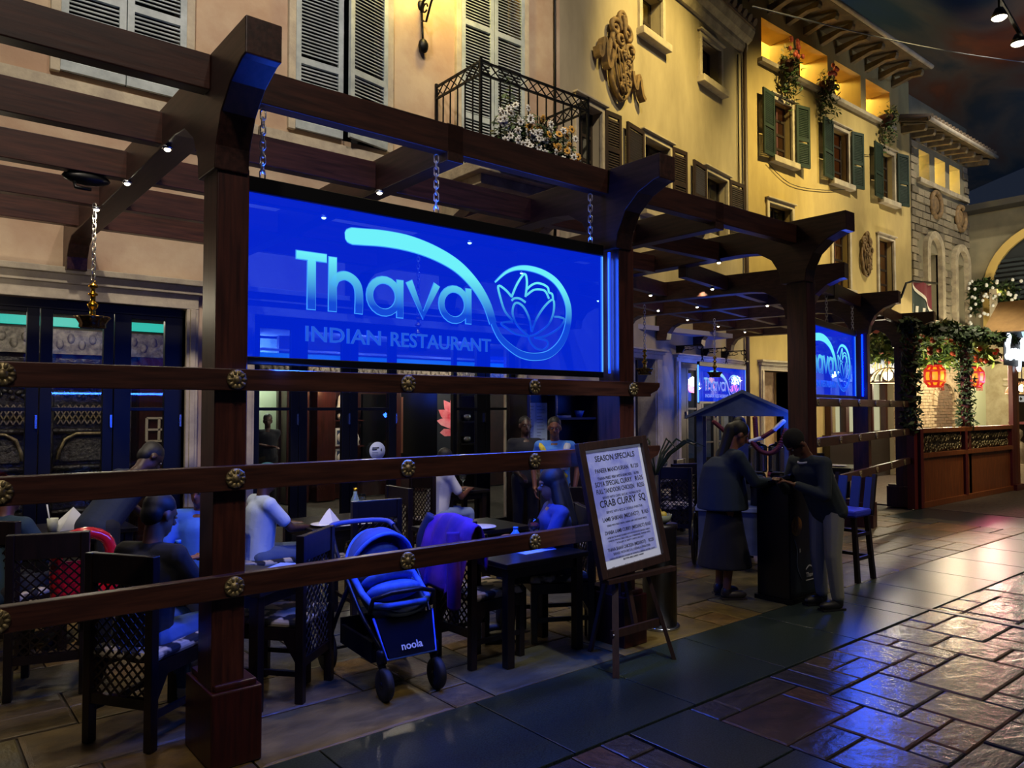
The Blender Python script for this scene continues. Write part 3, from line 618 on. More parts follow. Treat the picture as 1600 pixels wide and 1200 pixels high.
# loggia
lg = thing('loggia', 'row of four lit square loggia openings under the eaves', 'loggia', T3 @ Vector((4, .6, kz(8.24))), kind='structure')
LZ0, LZ1 = kz(8.24), kz(9.06)
OCH = mat('loggia_plaster', 'c4a465', .8, 'a8823e', 3)
xf(MB().box(kx(12.4), kx(17.95), 1.5, 1.6, LZ0-.1, LZ1+.3), T3).build('back_wall', OCH, lg); xf(MB().box(kx(12.4), kx(17.95), .6, 1.5, LZ0-.15, LZ0), T3).build('deck', OCH, lg); xf(MB().box(kx(12.4), kx(17.95), .6, 1.5, LZ1+.25, LZ1+.35), T3).build('soffit', OCH, lg)
for x in (12.4, 13.75, 15.11, 16.54, 17.9): xf(MB().box(kx(x)-.05, kx(x)+.05, .6, 1.5, LZ0, LZ1+.25), T3).build('partition', OCH, lg)
xf(MB().box(kx(12.36), kx(17.95), -.12, .02, LZ0-.10, LZ0), T3).build('ledge', STONEB, lg, bevel=.01)
for i, x in enumerate((13.07, 14.42, 15.84, 17.25)):
    p = T3 @ Vector((kx(x)+.25, 1.0, LZ1+.12)); point('loggia_lamp', p, (75, 95, 60, 120)[i], YEL, .06)
# eaves of the ochre building
def eaves(T, x0, x1, zw, ze, out, n, label, tilemat, cat='roof', tiles=False):
    p = T @ Vector(((x0+x1)/2, 0, zw)); t = thing('roof', label, cat, p)
    xf(MB().prism([(.9, zw+.38), (-out, ze), (-out, ze+.07), (.9, zw+.46)], (x0, 0, 0), (0, 1, 0), (0, 0, 1), (x1-x0, 0, 0)), T).build('roof_deck', tilemat, t)
    for i in range(n):
        x = x0+.2+(x1-x0-.4)*i/(n-1); d = .14
        xf(MB().prism([(.25, zw+.06), (-out+.12, ze-.02), (-out+.12, ze-.10), (-out+.16, ze-.16), (-out*.55, ze-.13), (.25, zw-.16)], (x-d/2, 0, 0), (0, 1, 0), (0, 0, 1), (d, 0, 0)), T).build('rafter_tail', mat('eave_wood', '7a6a4a', .7, '5a4c36', 6), t)
    xf(MB().tube([(x0, -out-.02, ze+.06), (x1, -out-.02, ze+.06)], .06, 8), T).build('gutter', STONEB, t)
    if tiles:
        for i in range(int((x1-x0)/.24)):
            x = x0+.12+i*.24; xf(MB().tube([(x, -out-.05, ze+.12), (x, .9, zw+.5)], .085, 8), T).build('roof_tile', mat('roof_tile', '6d5c48', .8, '4b3f33', 10), t)
    return t
eaves(T3, kx(11.95), 20.6-13.48, kz(9.6)-.35, kz(9.42), .9, 10, 'projecting timber eaves over the loggia', mat('roof_board', '5f5440', .8, '463d30', 5))
# flower baskets in the loggia
def foliage(q, c, r, n, rng, ls=.05, droop=0, mats=2):
    for _ in range(n):
        a = rng.uniform(0, 2*pi); e = rng.uniform(-1, 1); k = rng.uniform(.35, 1)
        p = Vector((c[0]+r[0]*k*cos(a)*math.sqrt(1-e*e), c[1]+r[1]*k*sin(a)*math.sqrt(1-e*e), c[2]+r[2]*k*e - (rng.random()**2)*droop))
        u = Vector((rng.gauss(0, 1), rng.gauss(0, 1), rng.gauss(0, 1))).normalized(); v = u.orthogonal().normalized(); w = u.cross(v)*.0
        l = ls*rng.uniform(.6, 1.2); q.cur = rng.randrange(mats)
        q.add([p-u*l, p+v*l*.45+u*l*.1, p+u*l, p-v*l*.45+u*l*.1], [(0, 1, 2, 3)])
    q.cur = 0; return q
LEAF = [mat('leaf_dark', '22331c', .6), mat('leaf_green', '3c5526', .6)]; LEAFY = [mat('leaf_bright', '7c8f3a', .6), mat('leaf_green', '3c5526', .6)]
PINKF = mat('flower_pink', 'c0563e', .6); WHITEF = mat('flower_white', 'd8d8d0', .6); YELF = mat('flower_yellow', 'c9963a', .6); YCEN = mat('flower_centre', '4a3a20', .7)
rf = random.Random(5)
for x, dz, n, fl_, lb in ((12.98, .25, 420, 12, 'trailing basket of red flowers in the first lit loggia opening'), (14.42, .15, 340, 9, 'trailing basket of pink flowers in the second lit loggia opening'), (17.15, .1, 260, 0, 'dark trailing plant on the sill of the fourth loggia opening')):
    p = T3 @ Vector((kx(x)+.25, -.12, LZ0)); t = thing('flower_basket', lb, 'plant', p)
    MB().lathe([(.10, -.12), (.2, .05), (.21, .12), (.18, .12)], p, 12).build('pot', mat('pot_clay', '5a3426', .8), t)
    foliage(MB(), (p.x, p.y-.08, p.z+.18), (.36, .24, .30), n, rf, .075, .9).build('foliage', LEAF, t, kind='stuff')
    for _ in range(fl_):
        a = rf.uniform(0, 6.28); MB().ell((p.x-.1+.28*cos(a)*rf.random(), p.y-.28-.05*rf.random(), p.z+.2+rf.uniform(-.1, .3)), (.055, .04, .055), 7, 5).build('flower', PINKF, t)
# cornice and roof of the yellow building
xf(MB().prism([(0, 9.02), (-.06, 9.02), (-.10, 9.12), (-.10, 9.2), (-.2, 9.28), (-.26, 9.42), (-.26, 9.5), (0, 9.5)], (0, 0, 0), (0, 1, 0), (0, 0, 1), (6.3, 0, 0)), T2).build('trim_4', STONE, kind='structure'); tag(bpy.data.objects['trim_4'], 'moulded stone cornice along the top of the yellow facade', 'trim', kind='structure')
rt = thing('roof', 'dark pantile roof slope above the yellow facade cornice', 'roof', T2 @ Vector((3.1, .5, 9.5)))
xf(MB().prism([(-.3, 9.5), (2.6, 10.9), (2.6, 10.8), (-.3, 9.44)], (0, 0, 0), (0, 1, 0), (0, 0, 1), (6.2, 0, 0)), T2).build('roof_deck', mat('roof_tile', '6d5c48'), rt)
for i in range(26): xf(MB().tube([(.12+i*.24, -.34, 9.53), (.12+i*.24, 2.5, 10.9)], .08, 7), T2).build('roof_tile', mat('roof_tile', '6d5c48'), rt)
# ---------------------------------------------------------------- crests
CREST = mat('crest_terracotta', '8a6f48', .75, '5c4a34', 8, bump=.3, bscale=22)
def spiral(c, r0, r1, turns, a0, d=1, n=26): return [(c[0]+(r0+(r1-r0)*i/n)*cos(a0+d*2*pi*turns*i/n), c[1]+(r0+(r1-r0)*i/n)*sin(a0+d*2*pi*turns*i/n)) for i in range(n+1)]
def crest(T, x, z, sc, label, ribbons=True):
    t = thing('wall_crest', label, 'relief', T @ Vector((x, 0, z)))
    P = lambda a, b, y=-.1: (x+a*sc, y*sc, z+b*sc)
    B = lambda pts, r, y=-.12: [P(a, b, y) for a, b in pts]
    q = MB(); q.ell(P(.02, -.2, -.0), (.30*sc, .13*sc, .54*sc), 20, 16); q.ell(P(.03, -.2, -.09), (.19*sc, .09*sc, .40*sc), 16, 12); xf(q, T).build('shield', CREST, t)
    q = MB(); q.tube([P(a, b, -.10-.10*k) for k, (a, b) in zip([i/26 for i in range(27)], spiral((-.09, .20), .20, .03, 1.8, pi/2+.5))], [.05*sc*(1-.45*i/26) for i in range(27)], 7); q.tube([P(a, b, -.10-.12*k) for k, (a, b) in zip([i/26 for i in range(27)], spiral((.22, .14), .17, .03, 1.7, pi/2-.3, -1))], [.048*sc*(1-.45*i/26) for i in range(27)], 7); xf(q, T).build('scroll', CREST, t)
    q = MB(); q.tube(B(smoothline([(-.27, .22), (-.33, .0), (-.32, -.30), (-.22, -.58), (.02, -.77), (.22, -.62), (.33, -.34), (.36, -.05), (.33, .1)], 4), 0, -.09), .042*sc, 8)
    for k in range(5): q.tube(B(smoothline([(-.22+.02*k, .10-.05*k), (-.24+.085*k, -.2), (-.16+.075*k, -.48), (.0+.02*k, -.68)], 4), 0, -.15-.03*(2-abs(k-2))), .018*sc, 6)
    xf(q, T).build('border', CREST, t)
    q = MB(); q.ell(P(-.02, .58, -.10), (.10*sc, .11*sc, .17*sc), 12, 8)
    for S in (-1, 1):
        q.tube(B(spiral((S*.19, .42), .15, .03, 1.3, pi/2+S*.6, -S, 18), 0, -.12), [.055*sc*(1-.5*i/18) for i in range(19)], 7)
        q.tube(B(smoothline([(S*.02, .42), (S*.10, .55), (S*.09, .70), (S*.0, .76)], 4), 0, -.14), .042*sc, 7)
    q.tube(B(smoothline([(-.07, .66), (-.02, .50), (.0, .36), (.05, .26)], 4), 0, -.2), .034*sc, 7); xf(q, T).build('plume', CREST, t)
    q = MB(); rc = random.Random(2)
    for _ in range(40): a = rc.uniform(-.14, .18); b = rc.uniform(-.62, .04); q.ell(P(a, b, -.19), (.028*sc, .03*sc, .04*sc), 6, 4)
    q.tube(B(spiral((.04, -.42), .12, .02, 1.4, 0, 1, 18), 0, -.2), .022*sc, 6); xf(q, T).build('carving', CREST, t)
    if ribbons:
        for S, pts in ((-1, [(-.30, -.02), (-.36, -.28), (-.44, -.34), (-.49, -.16), (-.50, .02), (-.56, .08), (-.61, -.04), (-.64, -.2), (-.70, -.24), (-.73, -.10)]), (1, [(.32, -.18), (.38, -.40), (.45, -.44), (.49, -.28), (.54, -.20), (.60, -.34), (.65, -.50), (.74, -.58)])):
            o = MB(); o.ribbon([(x+a*sc, z+b*sc) for a, b in smoothline(pts, 5)], .075*sc, (0, -.17*sc, 0), (1, 0, 0), (0, 0, 1), (0, .13*sc, 0))
            xf(o, T).build('ribbon', CREST, t)
    return t
crest(T2, 1.47, 7.25, .90, 'large terracotta scrolled crest on the yellow facade')
crest(T3, kx(16.45), kz(5.07), .72, 'smaller stone shield crest between tall windows on the ochre wall', False)
# ---------------------------------------------------------------- wall lamp
def wall_lamp(T, x, z, label):
    t = thing('wall_lamp', label, 'lamp', T @ Vector((x, 0, z))); P = lambda y, b: (x, -y, z+b)
    q = MB(); q.tube([P(.02, -.05), P(.05, .08), P(.62, .30)], .018, 6); q.tube([P(.02, .05), P(.03, -.15), P(.12, -.2), P(.22, -.02), P(.36, .16)], .014, 6)
    q.tube([P(.36+.06*cos(a), .10+.06*sin(a)) for a in [i*.5 for i in range(12)]], .011, 6); q.tube([P(.1+.05*cos(a), -.02+.05*sin(a)) for a in [i*.5 for i in range(12)]], .011, 6)
    q.tube([P(.03, -.17), P(.05, -.42)], .014, 6); q.tube([P(.60, .30), P(.60, .05)], .016, 6); q.ell(P(.60, .03), (.035, .035, .03), 8, 6); q.tube([P(.62, .30), P(.62, .55)], .018, 6)
    xf(q, T).build('arm', IRON, t)
    xf(MB().ell(P(.06, -.48), (.07, .05, .09), 10, 8), T).build('weight', IRON, t); xf(MB().ell(P(0, .05), (.05, .03, .07), 10, 8), T).build('wall_plate', IRON, t)
    xf(MB().lathe([(.03, .55), (.12, .62), (.14, .92), (.05, 1.02), (.02, 1.08)], (x, -.62, z), 8), T).build('lantern', glow('lantern_glass', 'ffc838', 3), t)
    p = T @ Vector((x, -.62, z+.78)); point('wall_lamp_bulb', (p.x+.05, p.y+.1, p.z-.30), 110, YEL, .14); return t
wall_lamp(T1, 4.95, 6.62, 'wrought iron wall lamp on the pink wall between the tall windows')
# ---------------------------------------------------------------- balcony
bt = thing('balcony', 'stone balcony with black iron railing over the big sign', 'balcony', (6.05, 7.3, 4.3))
MB().box(5.12, 6.98, 6.80, 7.8, 4.42, 4.56).build('slab', STONE, bt, bevel=.01); MB().box(5.22, 6.88, 6.92, 7.8, 4.30, 4.42).build('slab_moulding', STONE, bt, bevel=.01)
for x in (5.35, 6.75): MB().prism([(7.8, 4.3), (7.15, 4.3), (7.2, 4.18), (7.55, 4.05), (7.8, 3.85)], (x-.08, 0, 0), (0, 1, 0), (0, 0, 1), (.16, 0, 0)).build('corbel', STONE, bt)
rl = MB(); pts = [(5.17, 7.78), (5.17, 6.86), (6.92, 6.86), (6.92, 7.78)]
for (a, b), (c, d) in zip(pts, pts[1:]):
    for z in (5.70, 5.55, 4.64): rl.bar((a, b, z), (c, d, z), .028, .022)
    L = math.hypot(c-a, d-b); n = round(L/.15)
    for i in range(n+1):
        x, y = a+(c-a)*i/n, b+(d-b)*i/n; rl.bar((x, y, 4.56), (x, y, 5.56), .014)
        if i < n:
            x2, y2 = a+(c-a)*(i+1)/n, b+(d-b)*(i+1)/n; rl.bar((x, y, 5.56), (x2, y2, 5.69), .012); rl.bar((x, y, 5.69), (x2, y2, 5.56), .012)
for x, y in pts: rl.bar((x, y, 4.5), (x, y, 5.74), .03)
rl.build('railing', IRON, bt)
fb = thing('flower_box', 'long planter of white and yellow flowers on the balcony railing', 'plant', (5.8, 6.72, 4.6))
MB().box(5.25, 6.42, 6.62, 6.82, 4.60, 4.78).build('trough', mat('trough_dark', '1c2430', .6), fb)
foliage(MB(), (5.82, 6.66, 4.92), (.70, .2, .26), 1100, rf, .055, .15).build('foliage', LEAF, fb, kind='stuff')
def petals(white, r):
    q = MB(); n = 7 if white else 9
    for k in range(n):
        a = 2*pi*k/n; R = Matrix.Rotation(-a, 3, 'Y'); q.ell(Vector((cos(a)*r*.6, -.004, sin(a)*r*.6)), (r*.46, r*.12, r*.30), 6, 4, R)
    q.cur = 1; q.ell((0, -.012, 0), (r*.3, r*.2, r*.3), 7, 5); return q
fme = [petals(True, .046).build('flower', [WHITEF, YCEN], fb), petals(False, .05).build('flower', [YELF, YCEN], fb)]
fdata = [o.data for o in fme]
for o in fme: bpy.data.objects.remove(o)
for i in range(74):
    x = rf.uniform(5.16, 6.46); hmax = .32*max(0, math.sin(pi*min(1, max(0, (x-5.0)/1.55))))**.5; y = 6.50+rf.uniform(-.06, .05); z = 4.84+rf.uniform(-.22, hmax)
    o = bpy.data.objects.new('flower', fdata[1 if (x > 5.62 and rf.random() < .45) else 0]); COL.objects.link(o); o.parent = fb; o.matrix_parent_inverse = pinv(fb)
    o.location = (x, y, z); o.rotation_euler = (rf.uniform(-.5, .5), rf.uniform(-1, 1), rf.uniform(-.8, .5))
foliage(MB(), (5.55, 6.86, 5.2), (.12, .1, .42), 70, rf, .06).build('climber', LEAF, fb, kind='stuff')
MB().bar((6.95, 6.95, 4.62), (7.62, 6.95, 4.98), .05).build('floodlight_arm', IRON, bt)
# ---------------------------------------------------------------- stone building at the end
sw = wallbox(0, 4.1, 0, kz(9.3), [(22.0-21.4, 22.7-21.4, 8.1, 8.93), (23.06-21.4, 23.80-21.4, 8.1, 8.93), (24.11-21.4, 24.9-21.4, 8.1, 8.93), (.95, 1.75, 4.15, 6.1), (2.92, 3.66, 4.15, 6.0)], .5, Matrix.Translation((21.4, 8.85, 0))).build('wall_end', GREYW, kind='structure'); tag(sw, 'grey rubble stone facade with two arched niches at the far end', 'wall', kind='structure')
BRK = [mat('block_%d' % i, a, .85, b, 6, bump=.3, bscale=20) for i, (a, b) in enumerate((('8b8069', '6a614f'), ('9a8e74', '776c58'), ('756b58', '585042')))]
unit = []
for m in BRK: me = tile_mesh(m).copy(); unit.append(me)
rb = random.Random(9); z = 4.25; nb = 0; row = 0
while z < 9.6:
    h = .21; x = 21.42-(row % 2)*.2
    while x < 25.45:
        L = rb.uniform(.34, .52); xa, xb = max(x, 21.42), min(x+L, 25.48); cx = (xa+xb)/2; cz = z+h/2
        hole = any(a-.02 < xb and xa < b+.02 and c-.02 < z+h and z < d+.02 for a, b, c, d in ((22.0, 22.7, 8.0, 8.95), (23.06, 23.8, 8.0, 8.95), (24.11, 24.9, 8.0, 8.95), (22.15, 23.35, 4, 6.5), (24.15, 25.35, 4, 6.4))) or any(math.hypot(cx-u, cz-v) < .42 for u, v in ((22.95, 7.5), (24.75, 7.4))) or any(math.hypot(cx-u, (cz-v)) < .66 for u, v in ((22.75, 6.1), (24.7, 6.0)))
        if not hole and xb-xa > .1 and nb < 300:
            o = bpy.data.objects.new('stone_block', unit[rb.randrange(3)]); COL.objects.link(o); o.parent = sw; o.rotation_euler.x = pi/2; dp = rb.uniform(.02, .06); o.location = (cx, 8.85-dp, cz); o.scale = (xb-xa-.025, h-.03, .06); nb += 1
        x += L
    z += h; row += 1
for i, (a, zt, xc) in enumerate(((0, 6.1, 22.75), (1, 6.0, 24.7))):
    lb = ('left', 'right')[i]; t = thing('window_%d' % (_wn[0]+1), 'tall arched stone niche in the rubble wall, %s one of two' % lb, 'window', (xc, 8.85, 4.1), kind='structure'); _wn[0] += 1
    r0, r1 = .40, .60; q = MB(); n = 14
    for s in (-1, 1): q.box(xc+s*(r0+r1)/2-.1, xc+s*(r0+r1)/2+.1, 8.72, 8.9, 4.15, zt)
    for k in range(n):
        a0, a1 = pi*k/n, pi*(k+1)/n; q.prism([(r0*cos(a0), r0*sin(a0)), (r1*cos(a0), r1*sin(a0)), (r1*cos(a1), r1*sin(a1)), (r0*cos(a1), r0*sin(a1))], (xc, 8.72, zt), (1, 0, 0), (0, 0, 1), (0, .18, 0))
    q.build('arch_surround', STONE, t); MB().box(xc-.7, xc+.7, 8.66, 8.9, 3.95, 4.15).build('sill', STONE, t)
    MB().prism([(-.4, 4.15-zt), (.4, 4.15-zt)]+[(.4*cos(pi*k/12), .4*sin(pi*k/12)) for k in range(13)], (xc, 9.05, zt), (1, 0, 0), (0, 0, 1), (0, .04, 0)).build('back_panel', mat('niche_grey', '6e6a5c', .85, '4e4b42', 4), t)
    MB().tube([(xc-.12+.16*cos(k*.5), 9.0, zt-.2+.2*sin(k*.5)) for k in range(13)], .03, 6).build('ornament', STONE, t)
for u, v, l in ((22.95, 7.5, 'left'), (24.75, 7.4, 'right')):
    t = thing('medallion', 'round carved stone wreath above the %s arched niche' % l, 'relief', (u, 8.8, v)); q = MB(); q.tube([(u+.33*cos(k*pi/10), 8.78, v+.36*sin(k*pi/10)) for k in range(20)], .07, 7, True); q.build('wreath', CREST, t); MB().ell((u, 8.82, v), (.24, .08, .27), 14, 8).build('boss', CREST, t)
xf(MB().box(.4, 3.9, -.12, .02, 7.95, 8.08), Matrix.Translation((21.4, 8.85, 0))).build('trim_5', STONE, kind='structure'); tag(bpy.data.objects['trim_5'], 'stone ledge under the three lit openings of the rubble building', 'trim', kind='structure')
sl = thing('loggia', 'three glowing yellow openings under the tiled roof of the rubble building', 'loggia', (23.4, 9.6, 8.1), kind='structure')
MB().box(21.8, 25.2, 10.2, 10.3, 7.9, 9.3).build('back_wall', mat('loggia_yellow', 'd8a030', .8, 'b87a20', 4), sl); MB().box(21.8, 25.2, 9.35, 10.2, 7.98, 8.06).build('deck', OCH, sl)
for x in (22.35, 23.43, 24.5): point('loggia_lamp', (x+.2, 9.75, 8.75), 110, YEL, .06)
eaves(Matrix.Translation((0, 8.85, 0)), 20.75, 25.6, 9.3, 9.2, .75, 9, 'tiled roof edge with timber tails over the rubble building', mat('roof_board', '5f5440'), tiles=True)
# end wall with big arch
ew = wallbox(-1, 8, 0, 7.62, [(.62, 4.0, 0, 5.2)], .4, Matrix.Translation((25.5, 8.85, 0)) @ Matrix.Rotation(-pi/2, 4, 'Z'))
EWP = [(-.0, 5.2), (0, 5.2)]
ew.build('wall_far', GREYW, kind='structure'); tag(bpy.data.objects['wall_far'], 'dull plaster end wall with a large lit arch beyond the restaurant sign', 'wall', kind='structure')
ag = thing('door_1', 'large round-headed arch edged in warm light on the end wall', 'arch', (25.5, 6.5, 0), kind='structure'); q = MB()
for k in range(20):
    a0, a1 = pi*k/20, pi*(k+1)/20; q.prism([(1.66*cos(a0), 1.66*sin(a0)), (1.9*cos(a0), 1.9*sin(a0)), (1.9*cos(a1), 1.9*sin(a1)), (1.66*cos(a1), 1.66*sin(a1))], (25.35, 6.54, 5.2), (0, 1, 0), (0, 0, 1), (.2, 0, 0))
for y in (8.2, 8.44): pass
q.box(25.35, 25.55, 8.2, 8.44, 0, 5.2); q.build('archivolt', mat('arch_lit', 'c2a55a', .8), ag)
MB().prism([(1.66*cos(pi*k/20), 1.66*sin(pi*k/20)) for k in range(21)], (25.45, 6.54, 5.2), (0, 1, 0), (0, 0, 1), (.05, 0, 0)).build('louvre_panel', mat('arch_dark', '1c2226', .6), ag)
for k in range(14): MB().box(25.40, 25.46, 4.85, 8.2, 4.2+k*.14, 4.28+k*.14).build('louvre', mat('louvre_dark', '232c30', .6), ag)
MB().box(25.44, 25.48, 4.85, 8.2, 0, 5.2).build('dark_back', DARKIN, ag)
point('arch_lamp', (25.1, 7.9, 5.1), 12, YEL, .1)
cg = thing('climbing_vine', 'dark leafy vine with white blossoms over the column by the lit arch', 'plant', (25.2, 8.3, 4.2))
q = MB()
for (y, zc, ry, rz) in ((8.6, 5.0, .22, .55), (8.35, 5.35, .3, .25), (8.0, 4.9, .2, .5), (7.7, 5.0, .3, .5), (7.4, 4.4, .5, .4), (7.9, 4.3, .3, .3)): foliage(q, (25.15, y, zc), (.15, ry, rz), 170, rf, .11)
q.build('foliage', LEAF, cg, kind='stuff')
for _ in range(44): MB().ell((24.98, rf.uniform(7.3, 8.7), rf.uniform(4.2, 5.5)), (.03, .05, .05), 6, 4).build('blossom', WHITEF, cg)
MB().box(25.0, 25.3, 7.95, 8.15, 4.1, 5.2).build('column', STONE, cg)
MB().prism([(8.85, 7.62), (3, 7.62), (3, 7.8), (8.85, 7.8)], (24.9, 0, 0), (0, 1, 0), (0, 0, 1), (.7, 0, 0)).build('trim_6', mat('gutter_dark', '2b2a28', .6), kind='structure'); tag(bpy.data.objects['trim_6'], 'dark overhanging gutter along the top of the end wall', 'trim', kind='structure')
# flag
fg = thing('flag', 'maroon and dark green fringed flag hanging from a curved pole', 'flag', (20.3, 8.3, 4.9))
MB().tube([(19.75, 8.86, 4.1), (19.68, 8.4, 4.5), (19.75, 8.3, 4.85), (20.0, 8.25, 4.92), (21.5, 8.25, 5.02)], .03, 6).build('pole', IRON, fg)
q = MB()
for i in range(10):
    x0, x1 = 19.95+i*.125, 20.075+i*.125; y0, y1 = 8.25+.05*sin(i*.9), 8.25+.05*sin((i+1)*.9); q.cur = 0; b0, b1 = 4.86-.065*i, 4.86-.065*(i+1)
    q.add([(x0, y0, b0), (x1, y1, b1), (x1, y1, 4.95), (x0, y0, 4.92)], [(0, 1, 2, 3)]); q.cur = 1; q.add([(x0, y0, 4.05), (x1, y1, 4.05), (x1, y1, b1), (x0, y0, b0)], [(0, 1, 2, 3)])
    q.cur = 2; q.add([(x0, y0-.02, b0+.05), (x1, y1-.02, b1+.05), (x1, y1-.02, b1-.04), (x0, y0-.02, b0-.04)], [(0, 1, 2, 3)])
    if i % 2 == 0: q.add([(x0, y0-.02, 4.05), (x0+.1, y1-.02, 4.05), (x0+.04+.1, y1-.02, 4.35-.02*i), (x0+.04, y0-.02, 4.35-.02*i)], [(0, 1, 2, 3)])
q.build('cloth', [mat('flag_maroon', '5e1c24', .8), mat('flag_green', '1c2a24', .8), mat('flag_white', 'b8b4a4', .8)], fg)
# ---------------------------------------------------------------- painted sky ceiling
cm = mat('painted_sky', '0a0f1c', .95); nt = cm.node_tree; N = nt.nodes; L = nt.links; b = N['Principled BSDF']
tc = N.new('ShaderNodeTexCoord'); mp = N.new('ShaderNodeMapping'); mp.inputs['Scale'].default_value = (.07, .16, .1); nz = N.new('ShaderNodeTexNoise'); nz.inputs['Scale'].default_value = 1.6; nz.inputs['Detail'].default_value = 5; nz.inputs['Roughness'].default_value = .5; nz.inputs['Distortion'].default_value = .6
rp = N.new('ShaderNodeValToRGB'); el = rp.color_ramp.elements; el[0].position = .36; el[0].color = lin('22406a'); el[1].position = .72; el[1].color = lin('8a5434')
for p_, c_ in ((.46, '2c4458'), (.53, '565a5e'), (.62, '5c4640')): e = el.new(p_); e.color = lin(c_)
L.new(tc.outputs['Object'], mp.inputs[0]); L.new(mp.outputs[0], nz.inputs['Vector']); L.new(nz.outputs[0], rp.inputs[0]); L.new(rp.outputs[0], b.inputs['Base Color'])
q = MB(); nx = 24; q.smooth = True
for i in range(nx+1):
    a = i/nx; y = -14+34*a; z = 12.2+3.2*sin(pi*a)
    q.v += [(-10, y, z), (45, y, z)]
for i in range(nx): q.face([2*i, 2*i+1, 2*i+3, 2*i+2])
q.build('ceiling', cm, kind='structure'); tag(bpy.data.objects['ceiling'], 'vaulted ceiling painted as a dusky cloudy sky', 'ceiling', kind='structure')
t = thing('ceiling_spotlights', 'pair of small white spotlights on a dark ceiling track', 'light', (16.6, 5, 9.6))
for p in ((16.15, 5, 9.15), (17.2, 5, 8.98)):
    h = MB(); h.lathe([(.07, .16), (.10, .1), (.15, -.02)], p, 14).build('lamp_head', BLACK, t); MB().lathe([(0, -.0), (.14, -.01), (.1, -.05), (0, -.06)], p, 14).build('lamp_lens', SPOTM, t)
MB().bar((15.9, 5, 9.6), (17.6, 5, 9.1), .06).build('track', BLACK, t); MB().bar((16.15, 5, 9.3), (16.15, 5, 13.6), .03).build('drop_rod', BLACK, t)
MB().tube([(9.4+11.6*i/16, 6, 7.44+2.63*i/16-.10*sin(pi*i/16)) for i in range(17)], .011, 5).build('cable', mat('cable_grey', '5b5f6e', .6)); tag(bpy.data.objects['cable'], 'thin pale cable stretched across the painted sky', 'cable')
for i, (pts, lb) in enumerate((([(12.6, 6.3), (13.4, 6.05), (14.6, 6.15), (15.6, 6.35)], 'thin wire sagging below the first green shutters'), ([(15.9, 7.2), (16.8, 7.35), (17.6, 7.6)], 'thin wire between the second and third green shutters'))):
    o = xf(MB().tube([(kx(a), -.04, kz(b)) for a, b in smoothline(pts, 4)], .008, 5), T3).build('wire', IRON); tag(o, lb, 'cable')
# ---------------------------------------------------------------- ground floor openings, doors
def surround(T, n, x0, x1, zt, w=.11, lint=.28, lab=''):
    q = MB()
    for a, b in ((x0-w, x0), (x1, x1+w)): q.box(a, b, -.05, .3, 0, zt); q.box(a+.03, b-.03, -.07, 0, 0, zt)
    q.box(x0-w, x1+w, -.05, .3, zt, zt+lint*.5); q.box(x0-w-.03, x1+w+.03, -.09, .02, zt+lint*.5, zt+lint*.8); q.box(x0-w-.07, x1+w+.07, -.14, .02, zt+lint*.8, zt+lint)
    o = xf(q, T).build('trim_%d' % n, STONEB, kind='structure', bevel=.006); return tag(o, lab, 'trim', kind='structure')
surround(T1, 7, -1.0, 2.22, 2.66, lab='pale stone surround of the left restaurant doors'); surround(T1, 8, 2.90, 6.53, 2.66, lab='pale stone surround of the doors behind the big sign')
surround(T2, 9, 1.4, 2.56, 2.5, .24, .16, 'stone surround of the dark doorway right of the sign post'); surround(T2, 10, 3.43, 5.86, 2.5, .15, .14, 'stone surround lit blue behind the small hanging sign')
surround(T3, 11, kx(12.42), kx(13.3), kz(2.38), .13, .22, 'carved stone surround of the curtained opening left of the third post')
def doors(n, label, T, leaves, ztop, y=.1):
    t = thing('door_%d' % n, label, 'door', T @ Vector((leaves[0][0], y, 0)), kind='structure')
    x0, x1 = leaves[0][0], leaves[-1][1]; zp = ztop-.12; xf(MB().box(x0, x1, y-.04, y+.05, zp+.04, ztop), T).build('head_frame', BLACK, t)
    for a, b, pa, pb in leaves:
        q = MB(); q.box(a+.004, pa, y-.03, y+.03, 0, zp+.04); q.box(pb, b-.004, y-.03, y+.03, 0, zp+.04)
        for c, d in ((0, .22), (1.025, 1.055), (1.655, 1.69), (zp, zp+.04)): q.box(pa, pb, y-.025, y+.025, c, d)
        l = xf(q, T).build('door_leaf', BLACK, t, bevel=.003); xf(MB().box(pa, pb, y-.004, y+.004, .22, zp), T).build('pane', GLASS, l)
        xf(MB().box(b-.03, b-.012, y-.055, y-.03, 1.5, 1.62), T).build('hinge', STEEL, l)
    return t
doors(2, 'black framed glass doors left of the big post', T1, [(-1.0, 0.05, -.85, -.1), (.05, 1.0, .2, .90), (1.0, 1.6, 1.10, 1.51), (1.6, 2.22, 1.75, 2.05)], 2.66)
doors(3, 'black framed folding glass doors under the big sign', T1, [(2.90, 3.44, 3.0, 3.35), (3.44, 4.06, 3.54, 3.96), (4.06, 4.68, 4.16, 4.57)], 2.66)
doors(4, 'dark folded door leaves beside the pink lotus picture', T1, [(5.5, 6.02, 5.56, 5.88), (6.02, 6.53, 6.1, 6.42)], 2.66)
xf(MB().box(4.68, 5.5, .06, .15, 2.5, 2.66), T1).build('trim_12', BLACK, kind='structure'); tag(bpy.data.objects['trim_12'], 'black head frame over the open doorway', 'trim', kind='structure')
doors(5, 'narrow blue lit glass doors behind the small hanging sign', T2, [(3.43, 3.85, 3.5, 3.60), (3.85, 4.45, 3.92, 4.25), (4.45, 5.05, 4.52, 4.92), (5.05, 5.86, 5.15, 5.7)], 2.5)
xf(MB().box(1.4, 2.56, .3, .34, 0, 2.52), T2).build('door_6', mat('doorway_shade', '10131c', .4), kind='structure'); tag(bpy.data.objects['door_6'], 'dark sheet painted as the shade inside the doorway right of the sign post', 'door', kind='structure')  # near-black sheet stands for the shade inside the open doorway
